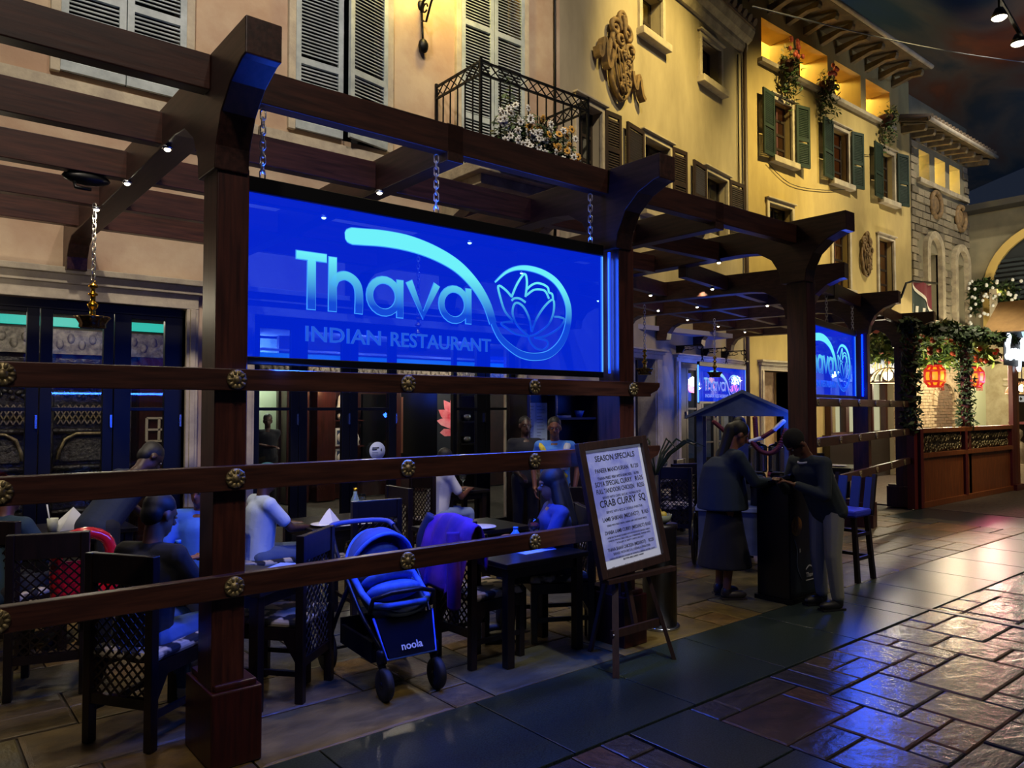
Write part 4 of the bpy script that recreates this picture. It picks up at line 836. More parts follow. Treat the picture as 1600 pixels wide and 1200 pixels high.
xf(MB().box(kx(12.4), kx(13.35), .35, .4, 0, 2.6), T3).build('window_40', CREAM, kind='structure'); tag(bpy.data.objects['window_40'], 'cream curtain filling the opening left of the third post', 'window', kind='structure')
st = MB().lathe([(0, 0), (.105, 0), (.105, .004), (0, .004)], (4.41, 7.862, 1.18), 28, ((1, 0, 0), (0, 0, 1), (0, -1, 0))).build('door_sticker', mat('sticker_white', 'b9c6e0', .6)); tag(st, 'round pale notice sticker on the third glass door', 'sticker')
MB().obox((4.385, 7.856, 1.215), (.045, 0, 0), (0, .001, 0), (0, 0, .006)).build('print_line', BLACK, st); MB().obox((4.37, 7.856, 1.195), (.032, 0, 0), (0, .001, 0), (0, 0, .006)).build('print_line', BLACK, st)
for k in range(3): MB().obox((4.38, 7.856, 1.165-.018*k), (.04, 0, 0), (0, .001, 0), (0, 0, .002)).build('print_line', mat('print_grey', '6a7488'), st)
MB().ell((4.46, 7.856, 1.19), (.008, .002, .02), 8, 5).build('print_figure', BLACK, st)
# ---------------------------------------------------------------- restaurant interior
INW = mat('interior_wall', '3a1a14', .6, '24100c', 5); CEILI = mat('interior_ceiling', '9a96a0', .9); COVE = glow('cove_turquoise', '2fc9b4', 1.0); FRZ = mat('frieze_plaster', '8a8478', .7, '4c4844', 14, bump=.9, bscale=16)
CARV = mat('carved_wood', '2a2623', .3, '0d0c0c', 18, bump=.8, bscale=26); EDGE = mat('carved_edge', 'b9a878', .35, '6e6146', 12, metal=.4)
xf(MB().box(-4, 12, .35, 5.4, 2.98, 3.06), T1).build('ceiling_interior', CEILI, kind='structure'); tag(bpy.data.objects['ceiling_interior'], 'pale plaster ceiling inside the restaurant', 'ceiling', kind='structure')
MB().box(-4, 2.85, 10.0, 10.1, 0, 3).build('wall_carved', INW, kind='structure'); tag(bpy.data.objects['wall_carved'], 'dark inner wall behind the carved screens', 'wall', kind='structure')
MB().box(2.75, 2.85, 10.1, 13.1, 0, 3).build('wall_inner', INW, kind='structure'); tag(bpy.data.objects['wall_inner'], 'dark inner side wall by the bright doorway', 'wall', kind='structure')
MB().box(2.85, 4.9, 13.0, 13.1, 0, 3).build('wall_back', INW, kind='structure'); tag(bpy.data.objects['wall_back'], 'reddish inner back wall of the restaurant, left part', 'wall', kind='structure')
MB().box(5.3, 12, 13.0, 13.1, 0, 3).build('wall_rear', INW, kind='structure'); tag(bpy.data.objects['wall_rear'], 'reddish inner back wall of the restaurant, right part', 'wall', kind='structure')
MB().box(4.3, 5.9, 13.9, 14, 0, 3).build('wall_passage', mat('passage_white', 'c9d6b8', .7), kind='structure'); tag(bpy.data.objects['wall_passage'], 'bright white passage wall behind the standing man', 'wall', kind='structure')
for i, (a, b, y, z0) in enumerate(((-4, 2.8, 9.98, 2.62), (2.9, 12, 12.98, 2.56))):
    f = MB().box(a, b, y-.10, y, z0-.32, z0-.04).build('trim_%d' % (20+i), FRZ, kind='structure'); tag(f, 'moulded pale frieze under the turquoise cove, '+('left' if i == 0 else 'right')+' room', 'trim', kind='structure')
    q = MB()
    for k in range(int((b-a)/.11)): q.ell((a+.06+k*.11, y-.11, z0-.14-.07*(k % 2)), (.04, .03, .06), 6, 4)
    q.build('frieze_relief', FRZ, f, kind='stuff')
    c = MB().box(a, b, y-.06, y, z0, z0+.10).build('cove_light', COVE); tag(c, 'turquoise strip glowing along the top of the inner wall, '+('left' if i == 0 else 'right')+' room', 'light strip')
    MB().box(a, b, y-.3, y-.26, z0+.12, z0+.16).build('cove_lip', CEILI, c)
def screen(x0, x1, label):
    t = thing('carved_screen', label, 'screen', ((x0+x1)/2, 9.9, 0), group='carved wooden screens on the inner wall'); y = 9.9
    MB().box(x0, x1, y, y+.08, 0, 2.25).build('backing', CARV, t); q = MB()
    for z in (2.18, 1.95, 1.42, 1.0, .5): q.tube([(x0, y-.03, z), (x1, y-.03, z)], .035, 7)
    for x in (x0+.04, x1-.04): q.tube([(x, y-.03, 0), (x, y-.03, 2.25)], .045, 8)
    q.build('rail', CARV, t); q = MB(); n = int((x1-x0)/.06)
    for z0, z1 in ((1.98, 2.14), (1.5, 1.72)):
        for k in range(-2, n+1):
            for s in (1, -1):
                a = x0+.06*k; b = a+.12*s; 
                if x0 < min(a, b) and max(a, b) < x1: q.bar((a, y-.02, z0), (b, y-.02, z1), .012)
    q.build('lattice', EDGE, t, kind='stuff')
    w = x1-x0; c = (x0+x1)/2
    MB().tube([(c-w*.36, y-.06, 1.10), (c-w*.34, y-.06, 1.2), (c-w*.28, y-.06, 1.33), (c-w*.15, y-.06, 1.39), (c+w*.15, y-.06, 1.39), (c+w*.28, y-.06, 1.33), (c+w*.34, y-.06, 1.2), (c+w*.36, y-.06, 1.10)], .018, 7).build('arch_moulding', EDGE, t)
    MB().prism([(-w*.33, 0), (w*.33, 0), (w*.33, .1), (w*.2, .26), (-w*.2, .26), (-w*.33, .1)], (c, y-.04, 1.08), (1, 0, 0), (0, 0, 1), (0, .05, 0)).build('arch_panel', mat('carved_panel', '5a564e', .4, '1c1a18', 22, bump=.9, bscale=40), t)
    q = MB(); rc = random.Random(int(x0*10))
    for _ in range(60): q.ell((rc.uniform(x0+.08, x1-.08), y-.01, rc.choice((1.83, 1.86, .92, .75, .6, .3))+rc.uniform(-.04, .04)), (.03, .03, .03), 6, 4)
    q.build('stud', CARV, t, kind='stuff'); return t
screen(-.6, .35, 'black carved screen at the far left edge behind the doors'); screen(.42, 1.22, 'black carved screen with stepped pale moulding behind the left door'); screen(1.32, 2.2, 'black carved screen with arched pale moulding behind the middle pane')
cw = thing('wall_cabinet', 'reddish brown panel with small white lattice window in the left room', 'cabinet', (2.5, 9.9, 0))
MB().box(2.3, 2.74, 9.9, 10, 0, 2.3).build('panel', RED, cw); q = MB()
for z in (1.28, 1.42, 1.56): q.bar((2.38, 9.88, z), (2.66, 9.88, z), .025)
for x in (2.38, 2.52, 2.66): q.bar((x, 9.88, 1.28), (x, 9.88, 1.56), .025)
q.build('lattice', mat('cream_paint', 'd8cfb8', .6), cw)
# right room contents
for i, (a, b, m, lb) in enumerate(((5.33, 5.75, RED, 'reddish timber column beside the bright doorway'), (5.90, 6.26, RED, 'glowing orange and brown timber column left of the ornament shelves'), (7.45, 7.65, RED, 'brown timber column right of the dark board'))):
    MB().box(a, b, 12.7, 12.98, 0, 2.24).build('column', m, bevel=.01); o = COL.objects[-1]; tag(o, lb, 'column')
sh = thing('ornament_shelf', 'tall narrow shelf of white ornaments and framed prints', 'shelf', (6.5, 12.85, 0))
q = MB(); q.box(6.27, 6.86, 12.94, 12.98, 0, 2.24)
for z in (1.66, 1.44, .96, .58): q.box(6.27, 6.86, 12.72, 12.94, z, z+.025)
q.box(6.66, 6.69, 12.72, 12.94, .5, 2.2); q.build('carcass', RED, sh)
IVO = mat('ivory', 'd9d4c4', .5)
for x, z, lb, pr_ in ((6.40, 1.685, 'white praying hands ornament on the top shelf', [(.07, 0), (.06, .03), (.05, .05), (.045, .12), (.03, .2), (0, .25)]), (6.42, 1.465, 'small white round ornament on the second shelf', [(.04, 0), (.07, .05), (.07, .1), (.02, .13), (0, .14)]), (6.56, 1.465, 'tiny white cone ornament on the second shelf', [(.04, 0), (.02, .06), (0, .1)]), (6.76, 1.23-.25, 'white figurine at the right end of the lower shelf', [(.05, 0), (.03, .08), (.05, .12), (.02, .2), (0, .25)])):
    o = MB().lathe(pr_, (x, 12.82, z), 12).build('ornament', IVO); tag(o, lb, 'ornament')
for z, l in ((.985, 'upper'), (.605, 'lower')):
    t = thing('framed_print', 'white framed blue round print, %s of two on the shelf' % l, 'picture', (6.43, 12.78, z)); MB().box(6.29, 6.58, 12.76, 12.79, z, z+.33).build('picture_frame', IVO, t)
    MB().box(6.32, 6.53, 12.752, 12.762, z+.03, z+.29).build('print', mat('print_blue', '2a3c5c'), t); MB().lathe([(.04, 0), (.10, 0), (.10, .003), (.04, .003)], (6.42, 12.752, z+.16), 24, ((1, 0, 0), (0, 0, 1), (0, -1, 0))).build('ring', IVO, t); MB().lathe([(0, 0), (.055, 0), (.055, .002), (0, .002)], (6.42, 12.752, z+.16), 20, ((1, 0, 0), (0, 0, 1), (0, -1, 0))).build('disc', IVO, t)
tv = thing('dark_board', 'large black wall board between the columns', 'board', (7.2, 12.95, 1)); MB().box(6.92, 7.42, 12.9, 12.97, .5, 1.95).build('board', BLACK, tv); MB().box(6.9, 7.44, 12.89, 12.9, .46, .5).build('ledge', RED, tv)
tv = thing('wall_television', 'large dark screen left of the pink lotus picture', 'television', (8.25, 12.9, 1)); MB().box(7.7, 8.6, 12.88, 12.95, .62, 2.1).build('screen', mat('screen_black', '07080c', .15), tv); MB().box(7.72, 7.78, 12.85, 12.88, .8, 1.9).build('side_trim', mat('copper_trim', '9a6a50', .3, metal=.6), tv)
lp = thing('lotus_picture', 'tall dark picture of a pink lotus on the back wall', 'picture', (8.95, 12.95, .7)); MB().box(8.62, 9.45, 12.90, 12.96, .55, 2.15).build('canvas', mat('canvas_dark', '141820', .5), lp)
q = MB()
for a, L_, w_ in ((-78, .62, .10), (-58, .66, .12), (-38, .70, .13), (-18, .72, .13), (2, .74, .12), (22, .70, .12), (42, .62, .12)):
    d = Vector((sin(radians(a)), 0, cos(radians(a)))); n = Vector((d.z, 0, -d.x)); c = Vector((9.2, 12.893, 1.30)); q.cur = abs(a) % 3 % 2
    pts = [c-d*.02, c+d*L_*.4+n*w_, c+d*L_*.8+n*w_*.7, c+d*L_, c+d*L_*.8-n*w_*.7, c+d*L_*.4-n*w_]; b0 = len(q.v); q.add([p+Vector((0, -.002*abs(a)/20, 0)) for p in pts], [(0, 1, 2, 3, 4, 5)])
q.build('petals', [mat('petal_pink', 'e84a68', .5, 'f4a8b0', 3), mat('petal_rose', 'd8344e', .5, 'f0a0a8', 3)], lp)
MB().add([(9.25, 12.892, 1.22), (8.78, 12.892, 1.26), (8.68, 12.892, 1.18), (8.8, 12.892, 1.10), (9.2, 12.892, 1.12)], [(0, 1, 2, 3, 4)]).build('low_petal', mat('petal_rose', 'd8344e'), lp)
DX = .85
bs = thing('black_shelf', 'black open shelf unit right of the lotus picture', 'shelf', (8.1, 11, 0))
q = MB(); q.box(6.95+DX, 7.62+DX, 11.2, 11.24, 0, 2.2)
for z in (1.02, 1.42, 1.9): q.box(6.95+DX, 7.62+DX, 10.95, 11.2, z, z+.03)
for x in (6.95+DX, 7.6+DX): q.box(x-.02, x+.02, 10.95, 11.2, 0, 2.2)
q.build('carcass', BLACK, bs)
for x, z, l in ((8.0, 1.45, 'upper'), (8.0, 1.05, 'lower')): o = MB().lathe([(.05, 0), (.1, .06), (.09, .12), (.04, .13)], (x, 11.05, z), 12).build('bowl', STEEL); tag(o, 'small silver bowl on the %s black shelf' % l, 'bowl')
for i, (x, y) in enumerate(((4.2, 9.2), (4.6, 10), (5.4, 9.6), (5.9, 10.6), (6.6, 10.2), (7.2, 11), (7.8, 10.4))):
    o = MB().lathe([(0, 2.965), (.05, 2.965), (.055, 2.98), (0, 2.98)], (x, y, 0), 12).build('ceiling_downlight', SPOTM); tag(o, 'small inner ceiling light seen through the sign, '+('nearest the glass doors', 'over the carved wall end', 'just inside the open doorway', 'before the framed prints', 'over the black shelf', 'farthest toward the lotus picture', 'rightmost toward the television')[i], 'light', 'recessed lights in the inner ceiling')
# ---------------------------------------------------------------- maitre d' cabinet on the terrace
mc = thing('service_cabinet', 'dark wooden service cabinet with open shelves against the facade', 'cabinet', (7.0, 7.3, 0))
q = MB(); q.box(6.12, 7.98, 7.5, 7.55, 0, 1.95); q.box(6.12, 6.18, 7.15, 7.5, 0, 1.95); q.box(6.6, 6.64, 7.15, 7.5, 0, 1.95); q.box(7.38, 7.98, 7.15, 7.5, 0, 1.95); q.box(6.12, 7.98, 7.15, 7.5, 1.88, 1.95); q.box(6.64, 7.38, 7.15, 7.5, .0, .95); q.box(6.18, 6.6, 7.3, 7.5, 0, 1.9); q.build('carcass', DARK, mc, bevel=.006)
MB().box(6.64, 7.38, 7.17, 7.5, 1.53, 1.56).build('shelf', DARK, mc); MB().box(6.64, 7.38, 7.17, 7.5, 1.15, 1.18).build('shelf', DARK, mc)
for i, (x0, x1) in enumerate(((6.205, 6.39), (6.395, 6.59))):
    nt_ = MB().box(x0, x1, 7.292, 7.298, 1.0, 1.75).build('notice', mat('notice_paper', '9fb4cc', .8)); tag(nt_, ('left', 'right')[i]+' pale notice sheet pinned to the service cabinet', 'notice'); rr = random.Random(i)
    for k in range(16):
        z = 1.70-.042*k; w_ = rr.uniform(.06, .15); MB().box(x0+.015, x0+.015+w_, 7.290, 7.293, z, z+.008).build('print_line', mat('print_grey', '6a7488'), nt_)
o = MB().lathe([(.04, 0), (.07, .09), (.065, .09), (.035, .01)], (7.18, 7.3, 1.56), 14).build('bowl', mat('blue_cup', '3a62c0', .3)); tag(o, 'small blue bowl on the upper shelf of the service cabinet', 'bowl')
o = MB().box(6.70, 6.95, 7.22, 7.4, 1.56, 1.585).build('folder', mat('paper_grey', '7a7c8c')); tag(o, 'flat grey folder on the upper shelf of the service cabinet', 'folder')
# ---------------------------------------------------------------- neighbouring restaurant beyond the pergola
CW = mat('cherry_wood', '8a4a1e', .4, '643214', 3, stretch=(10, 10, 1)); CWR = mat('cherry_red', '5c1a14', .4)
nb = thing('timber_partition', 'low cherry wood partition with gilded lattice of the neighbouring restaurant', 'partition', (15.5, 5.45, 0))
for x in (13.36, 15.28, 17.72): MB().box(x-.06, x+.06, 5.40, 5.52, 0, 1.33).build('stile', CWR, nb, bevel=.006)
for z0, z1 in ((1.26, 1.34), (.84, .92), (0, .1)): MB().box(13.4, 17.75, 5.40, 5.50, z0, z1).build('rail', CW, nb, bevel=.005)
LAT = mat('gilt_lattice', '9a8a60', .4, '5a4e34', 12, metal=.5)
for a, b in ((13.43, 15.21), (15.35, 17.65)):
    MB().box(a, b, 5.44, 5.47, .1, .84).build('panel', CW, nb); q = MB(); MB().box(a, b, 5.48, 5.49, .92, 1.26).build('lattice_backing', mat('lattice_dark', '3a3020', .6), nb); rc = random.Random(4); n = int((b-a)/.13)
    for k in range(n):
        for r in range(2):
            c = (a+.08+k*.13+rc.uniform(-.02, .02), 1.0+.17*r+rc.uniform(-.02, .02)); q.tube([(u, 5.45, v) for u, v in spiral(c, .075, .015, 1.2, rc.uniform(0, 6), rc.choice((-1, 1)), 9)], .014, 4)
    q.build('lattice', LAT, nb, kind='stuff')
for i, x in enumerate((13.2, 15.55)):
    t = thing('vine_post', 'post wrapped in dark ivy, '+('left one beside the pergola' if i == 0 else 'in the middle of the partition'), 'plant', (x, 5.5, 0)); MB().box(x-.06, x+.06, 5.44, 5.56, 0, 3.1).build('post', CWR, t); q = MB()
    for k in range(9): foliage(q, (x, 5.5, 1.4+.2*k), (.18, .18, .17), 120, rf, .06)
    q.build('foliage', LEAF, t, kind='stuff')
t = thing('corner_post', 'red painted corner post of the neighbouring restaurant', 'post', (17.85, 5.5, 0)); MB().box(17.78, 18.0, 5.40, 5.49, 0, 3.1).build('shaft', CWR, t, bevel=.01); MB().box(18.0, 18.12, 5.4, 5.47, 0, 3.0).build('side_board', CW, t); MB().box(17.7, 18.18, 5.34, 5.55, 0, .12).build('plinth', CWR, t)
vt = thing('vine_canopy', 'leafy vine canopy with orange blossoms over the neighbouring restaurant', 'plant', (15.5, 6.5, 2.9)); q = MB()
for k in range(24): foliage(q, (13.2+4.7*k/23, 5.5, 3.10+.04*sin(k)), (.24, .20, .13), 120, rf, .085)
q.build('front_garland', LEAF, vt, kind='stuff'); q = MB()
for k in range(16):
    for y in (6.1, 6.8, 7.6): foliage(q, (13.4+5.2*k/15+.5*(y-6.1), y, 2.84+.08*sin(k*2.1+y)), (.34, .34, .24), 80, rf, .10)
q.build('back_garland', LEAFY, vt, kind='stuff')
for k in range(60): MB().ell((rf.uniform(13.5, 18.4), rf.choice((5.8, 6.4, 7.1)), rf.uniform(2.62, 3.0)), (.07, .05, .05), 6, 4).build('blossom', mat('blossom_orange', 'b5482a', .6), vt)
for y in (5.6, 6.5, 7.3): MB().bar((13.3, y, 3.12), (19.7, y, 3.12), .08, .1).build('beam', CWR, vt)
def lantern(x, y, z, label, r=.2):
    t = thing('paper_lantern', label, 'lantern', (x, y, z), group='red lanterns of the neighbouring restaurant')
    MB().lathe([(r*.55, -r), (r*.9, -r*.6), (r, 0), (r*.9, r*.6), (r*.55, r)], (x, y, z), 14).build('shade', glow('lantern_core', 'ff8a10', 1.6), t)
    q = MB()
    for k in range(8): a = 2*pi*k/8; q.tube([(x+cos(a)*r*f*1.03, y+sin(a)*r*f*1.03, z+h*r) for f, h in ((.55, -1.05), (.9, -.6), (1, 0), (.9, .6), (.55, 1.05))], .028, 5)
    for h, f in ((-1.05, .62), (1.05, .62), (-.55, .95), (.55, .95)): q.tube([(x+cos(k*pi/6)*r*f, y+sin(k*pi/6)*r*f, z+h*r) for k in range(12)], .026, 5, True)
    q.build('ribs', glow('lantern_red', 'd81408', .9), t); MB().lathe([(r*.7, r*1.05), (r*.5, r*1.2), (.02, r*1.45)], (x, y, z), 8).build('cap', mat('lantern_cap', '3a1210'), t); MB().tube([(x, y, z+r*1.4), (x, y, 3.08)], .008, 5).build('cord', IRON, t)
    q = MB()
    for k in range(5): q.tube([(x+r*.9+.02*k-.04, y-.02*k, z-.02), (x+r*.95+.02*k-.04, y-.02*k, z-r*1.5)], .008, 4)
    q.build('tassel', mat('tassel_red', 'b01810', .7), t); return t
lantern(16.75, 6.5, 2.35, 'round red lantern under the vines, left of the ivy post'); lantern(18.9, 6.5, 2.38, 'round red lantern under the vines, right of the ivy post')
point('lantern_bulb', (16.75, 6.2, 2.3), 24, (1, .5, .1), .15); point('lantern_bulb', (18.9, 6.2, 2.3), 60, (1, .16, .30), .18)
def cage_lamp(x, y, z, label, s=.33, on=True):
    t = thing('cage_lamp', label, 'lamp', (x, y, z), group='open cane dome lamps'); q = MB()
    for k in range(16): a = 2*pi*k/16; q.tube([(x+cos(a)*s*sin(b), y+sin(a)*s*sin(b), z+s*.85*cos(b)) for b in (.15, .5, .9, 1.25, 1.57)], .012, 4)
    q.tube([(x+cos(k*pi/10)*s, y+sin(k*pi/10)*s, z) for k in range(20)], .014, 5, True); q.build('cage', mat('cane', 'd2b98a', .6), t); MB().tube([(x, y, z+s*.8), (x, y, 3.08)], .01, 5).build('cord', IRON, t)
    MB().ell((x, y, z+.12), .08, 10, 8).build('bulb', glow('warm_bulb', 'ffe9b0', 9 if on else 2), t); return t
cage_lamp(14.6, 6.5, 2.17, 'open cane dome lamp glowing beside the far pergola post'); cage_lamp(19.0, 5.6, 2.0, 'open cane dome lamp at the right edge of the frame', .3, False)
point('cage_bulb', (14.6, 6.42, 2.12), 50, (1, .85, .6), .08)
cs = thing('lit_sign', 'yellow backlit sign with characters under the vines', 'sign', (16.6, 7.5, 2.5)); MB().box(15.7, 17.7, 7.5, 7.6, 2.42, 2.98).build('light_box', glow('sign_paper', 'b8c4cc', .6), cs)
put_text('lettering', '北', .46, (16.1, 7.495, 2.52), (1, 0, 0), (0, 0, 1), glow('sign_yellow', 'f4c400', 1.0), cs, .004, bold=True); put_text('lettering', '京', .46, (16.62, 7.495, 2.52), (1, 0, 0), (0, 0, 1), glow('sign_yellow', 'f4c400', 1.0), cs, .004, bold=True)
BRW = mat('brick_pale', 'b09a78', .85, '8a7454', 6); bw = MB().box(19.5, 24.0, 8.55, 8.8, 0, 3.2).build('wall_brick', mat('mortar', '8f8468', .9), kind='structure'); tag(bw, 'pale brick wall with a bricked arch inside the neighbouring restaurant', 'wall', kind='structure')
q = MB(); rb = random.Random(3)
for r in range(38):
    x = 19.5-(r % 2)*.15
    while x < 24:
        L_ = .28; xa, xb = max(x, 19.5), min(x+L_, 24); dx = (xa+xb)/2-22.6; z = .02+r*.083; inarch = abs(dx) < .62 and z < 1.75 or (math.hypot(dx, z-1.75) < .62)
        q.cur = 1 if inarch else 0; y = 8.54 if inarch else 8.52
        q.box(xa+.008, xb-.008, y-.012*rb.random(), 8.56, z, z+.07); x += L_
q.build('bricks', [BRW, mat('brick_brown', '6e5238', .85, '52402c', 6)], bw, kind='stuff')
q = MB()
for k in range(17):
    a0, a1 = pi*k/17+.01, pi*(k+1)/17-.01; q.prism([(.62*cos(a0), .62*sin(a0)), (.86*cos(a0), .86*sin(a0)), (.86*cos(a1), .86*sin(a1)), (.62*cos(a1), .62*sin(a1))], (22.6, 8.47, 1.75), (1, 0, 0), (0, 0, 1), (0, .08, 0))
q.build('arch_bricks', BRW, bw, kind='stuff')
MB().box(24.0, 25.4, 8.4, 8.5, 0, 3.2).build('wall_pale', mat('pale_green', 'c2c69e', .8), kind='structure'); tag(bpy.data.objects['wall_pale'], 'pale green wall strip between brick arch and stone panel', 'wall', kind='structure')
MB().box(25.3, 25.4, 3, 8.4, 0, 4.0).build('wall_panel', mat('panel_stone', 'a49878', .8, '8a7c5c', 4), kind='structure'); tag(bpy.data.objects['wall_panel'], 'mottled stone panel wall behind the right lantern', 'wall', kind='structure')
for z, y0 in ((2.5, 3), (2.35, 3)): MB().box(25.2, 25.32, 3, 7.9, z, z+.06).build('panel_moulding', STONE, bpy.data.objects['wall_panel'])
point('neighbour_fill', (21.5, 7.2, 2.6), 130, (1, .86, .55), .2)
# house-shaped sign at the right edge
hs = thing('gable_sign', 'tan gabled sign board with glowing white script at the right edge', 'sign', (18.3, 5.3, 2.5))
MB().prism([(17.0, 3.2), (18.0, 3.92), (19.6, 3.98), (21, 3.2), (20.8, 3.2), (19.5, 3.88), (18.05, 3.82), (17.25, 3.2)], (0, 4.9, 0), (1, 0, 0), (0, 0, 1), (0, .8, 0)).build('roof', mat('tan_board', 'b08a5c', .7, '9a7850', 4), hs)
MB().prism([(17.0, 3.2), (18.0, 3.92), (18.05, 3.88), (17.6, 3.2)], (0, 4.88, 0), (1, 0, 0), (0, 0, 1), (0, .05, 0)).build('barge_board', mat('tan_board', 'b08a5c'), hs)
MB().prism([(17.25, 2.55), (20.6, 2.55), (20.6, 3.3), (19.5, 3.85), (18.3, 3.8), (17.25, 3.25)], (0, 5.38, 0), (1, 0, 0), (0, 0, 1), (0, .02, 0)).build('board', mat('sign_dark', '2a1c18', .6), hs)
WL = glow('script_white', 'e4f4ff', 2.6); MB().lathe([(0, 0), (.45, 0), (.45, .06), (0, .06)], (18.62, 5.36, 3.5), 28, ((1, 0, 0), (0, 0, 1), (0, -1, 0))).build('disc', glow('disc_white', 'bfe8ff', 1.3), hs)
def script(S, w): 
    q = MB()
    for p in S: q.tube([(17.25+a*1.15, 5.34, 2.62+b) for a, b in smoothline(p, 5)], w, 6)
    return q.build('lettering', WL, hs)
script([[(.02, .38), (.08, .30), (.14, .42), (.17, .52), (.11, .54), (.10, .30), (.05, .08), (.0, .12), (.08, .14), (.20, .06), (.26, .14)]], .034)
script([[(.30, .26), (.24, .20), (.27, .10), (.33, .16), (.32, .26), (.33, .10), (.38, .12)]], .03); script([[(.38, .26), (.39, .08)], [(.39, .18), (.45, .27), (.49, .22), (.49, .08), (.53, .12)]], .03)
script([[(.66, .24), (.58, .26), (.55, .15), (.61, .08), (.67, .22), (.67, -.06), (.62, -.16), (.55, -.10)]], .03); script([[(.80, .52), (.82, .08)], [(.80, .50), (.95, .50), (.96, .36), (.83, .31), (1.0, .26), (1.0, .10), (.82, .08)]], .034)
ar = thing('direction_sign', 'small white sign with a black arrow beside the right edge', 'sign', (20.2, 6.0, 1.9))
MB().box(20.05, 20.3, 5.98, 6.02, 1.83, 1.97).build('plate', glow('plate_white', 'd8d8d0', .5), ar); MB().prism([(-.08, 0), (0, .05), (0, .02), (.08, .02), (.08, -.02), (0, -.02), (0, -.05)], (20.18, 5.97, 1.90), (1, 0, 0), (0, 0, 1), (0, .008, 0)).build('arrow', BLACK, ar); MB().box(20.33, 20.55, 5.98, 6.02, 1.83, 1.97).build('plate', glow('plate_white', 'd8d8d0', .5), ar)
bk = thing('dark_kiosk', 'dark timber wall behind the arrow sign', 'kiosk', (22, 6.3, 0)); MB().box(20.8, 24, 6.2, 6.4, 0, 2.4).build('boards', mat('kiosk_brown', '2c1a14', .6), bk); MB().box(20.7, 24, 6.0, 6.4, 1.3, 1.36).build('shelf', CWR, bk)
stt = thing('garden_statue', 'grey stone figure beside the red corner post', 'statue', (18.6, 5.6, 0)); MB().lathe([(.2, 0), (.2, .3), (.14, .35), (.18, .6), (.22, .8), (.12, .95), (.06, 1.0), (.12, 1.1), (.11, 1.2), (0, 1.28)], (18.6, 5.6, 0), 12).build('figure', STONE, stt); MB().box(18.35, 18.85, 5.4, 5.8, 0, .5).build('plinth', STONE, stt)
# glazed timber shopfront between the two far posts
wf = thing('window_41', 'timber framed cream lit windows between the two far pergola posts', 'window', (18.5, 8.8, 1.1), kind='structure')
for a, b in ((16.7, 17.35), (17.5, 18.3), (18.75, 19.4), (19.55, 20.3)):
    q = MB(); q.box(a-.07, a, 8.7, 8.84, 1.1, 3.3); q.box(b, b+.07, 8.7, 8.84, 1.1, 3.3); q.box(a-.07, b+.07, 8.7, 8.84, 1.02, 1.12); q.box(a-.07, b+.07, 8.7, 8.84, 2.3, 2.38); q.build('frame', RED, wf); MB().box(a, b, 8.77, 8.79, 1.12, 3.2).build('pane', GLASS, wf)
    MB().box(a, b, 8.86, 8.9, 1.1, 3.3).build('curtain', glow('window_cream', 'd8cfa0', .85), wf)
MB().box(16.5, 20.5, 8.66, 8.84, .0, 1.02).build('apron_panel', DARK, wf); MB().box(16.5, 20.5, 8.6, 8.84, 1.0, 1.06).build('sill', RED, wf)
# ---------------------------------------------------------------- chairs and tables
FLOR = mat('floral_seat', '101015', .75, 'b9ad94', 11, contrast=(.47, .53), detail=1.5, bump=.15)
def cbox(q, x0, x1, y0, y1, z0, z1): return q.box(x0, x1, y0, y1, z0, z1)
def make_chair(name, label, group):
    t = thing(name, label, 'chair', (0, 0, 0), 0, group)
    for s in (-1, 1):
        MB().box(s*.19-.022, s*.19+.022, -.025, .025, 0, .95).build('rear_leg', DARK, t, bevel=.004)
        MB().box(s*.185-.022, s*.185+.022, .40, .445, 0, .42).build('front_leg', DARK, t, bevel=.004)
        q = MB(); q.box(s*.19-.014, s*.19+.014, .02, .41, .35, .42); q.prism([(.02, .35), (.10, .35), (.02, .22)], (s*.19-.014, 0, 0), (0, 1, 0), (0, 0, 1), (.028, 0, 0)); q.box(s*.19-.012, s*.19+.012, .02, .41, .15, .18); q.build('side_rail', DARK, t)
    MB().box(-.17, .17, .40, .435, .35, .42).build('front_rail', DARK, t)
    MB().box(-.17, .17, -.018, .018, .80, .95).build('top_rail', DARK, t, bevel=.006); MB().box(-.17, .17, -.016, .016, .20, .25).build('bottom_rail', DARK, t)
    q = MB(); x0, x1, z0, z1, p = -.17, .17, .25, .80, .055
    for s in (1, -1):
        k = -14
        while k < 26:
            a = x0+k*p; pts = []
            for (x, z) in ((a, z0), (a+s*(z1-z0), z1)): pts.append((x, z))
            (xa, za), (xb, zb) = pts; 
            lo, hi = 0., 1.
            dx = xb-xa
            for lim, sg in ((x0, 1), (x1, -1)):
                tt = (lim-xa)/dx
                if sg*dx > 0: lo = max(lo, tt)
                else: hi = min(hi, tt)
            if hi-lo > .01: q.bar((xa+dx*lo, -.003*s, za+(zb-za)*lo), (xa+dx*hi, -.003*s, za+(zb-za)*hi), .006, .009)
            k += 1
    q.build('lattice', DARK, t, kind='stuff')
    q = MB(); q.box(-.20, .20, .0, .45, .42, .475); q.build('seat_cushion', FLOR, t, bevel=.022); return t
CH = make_chair('dining_chair', 'dark lattice-backed chair in the left foreground under the seated man in black', 'lattice-backed chairs on the terrace')
def face(fx, fy): return math.atan2(fy, fx)-pi/2
CH.location = (.90, 4.17, 0); CH.rotation_euler.z = face(.83, .55)
bpy.context.view_layer.update()
def chair(x, y, fx, fy, lb, z=0): return dup(CH, (x, y, z), face(fx, fy), lb)
chair(1.97, 4.24, -.64, .77, 'lattice-backed chair between the big post and the pushchair')
chair(2.90, 4.13, 1, .04, 'lattice-backed chair with the purple jacket over its back')
chair(4.03, 4.06, -.88, .47, 'lattice-backed chair of the woman with long dark hair')
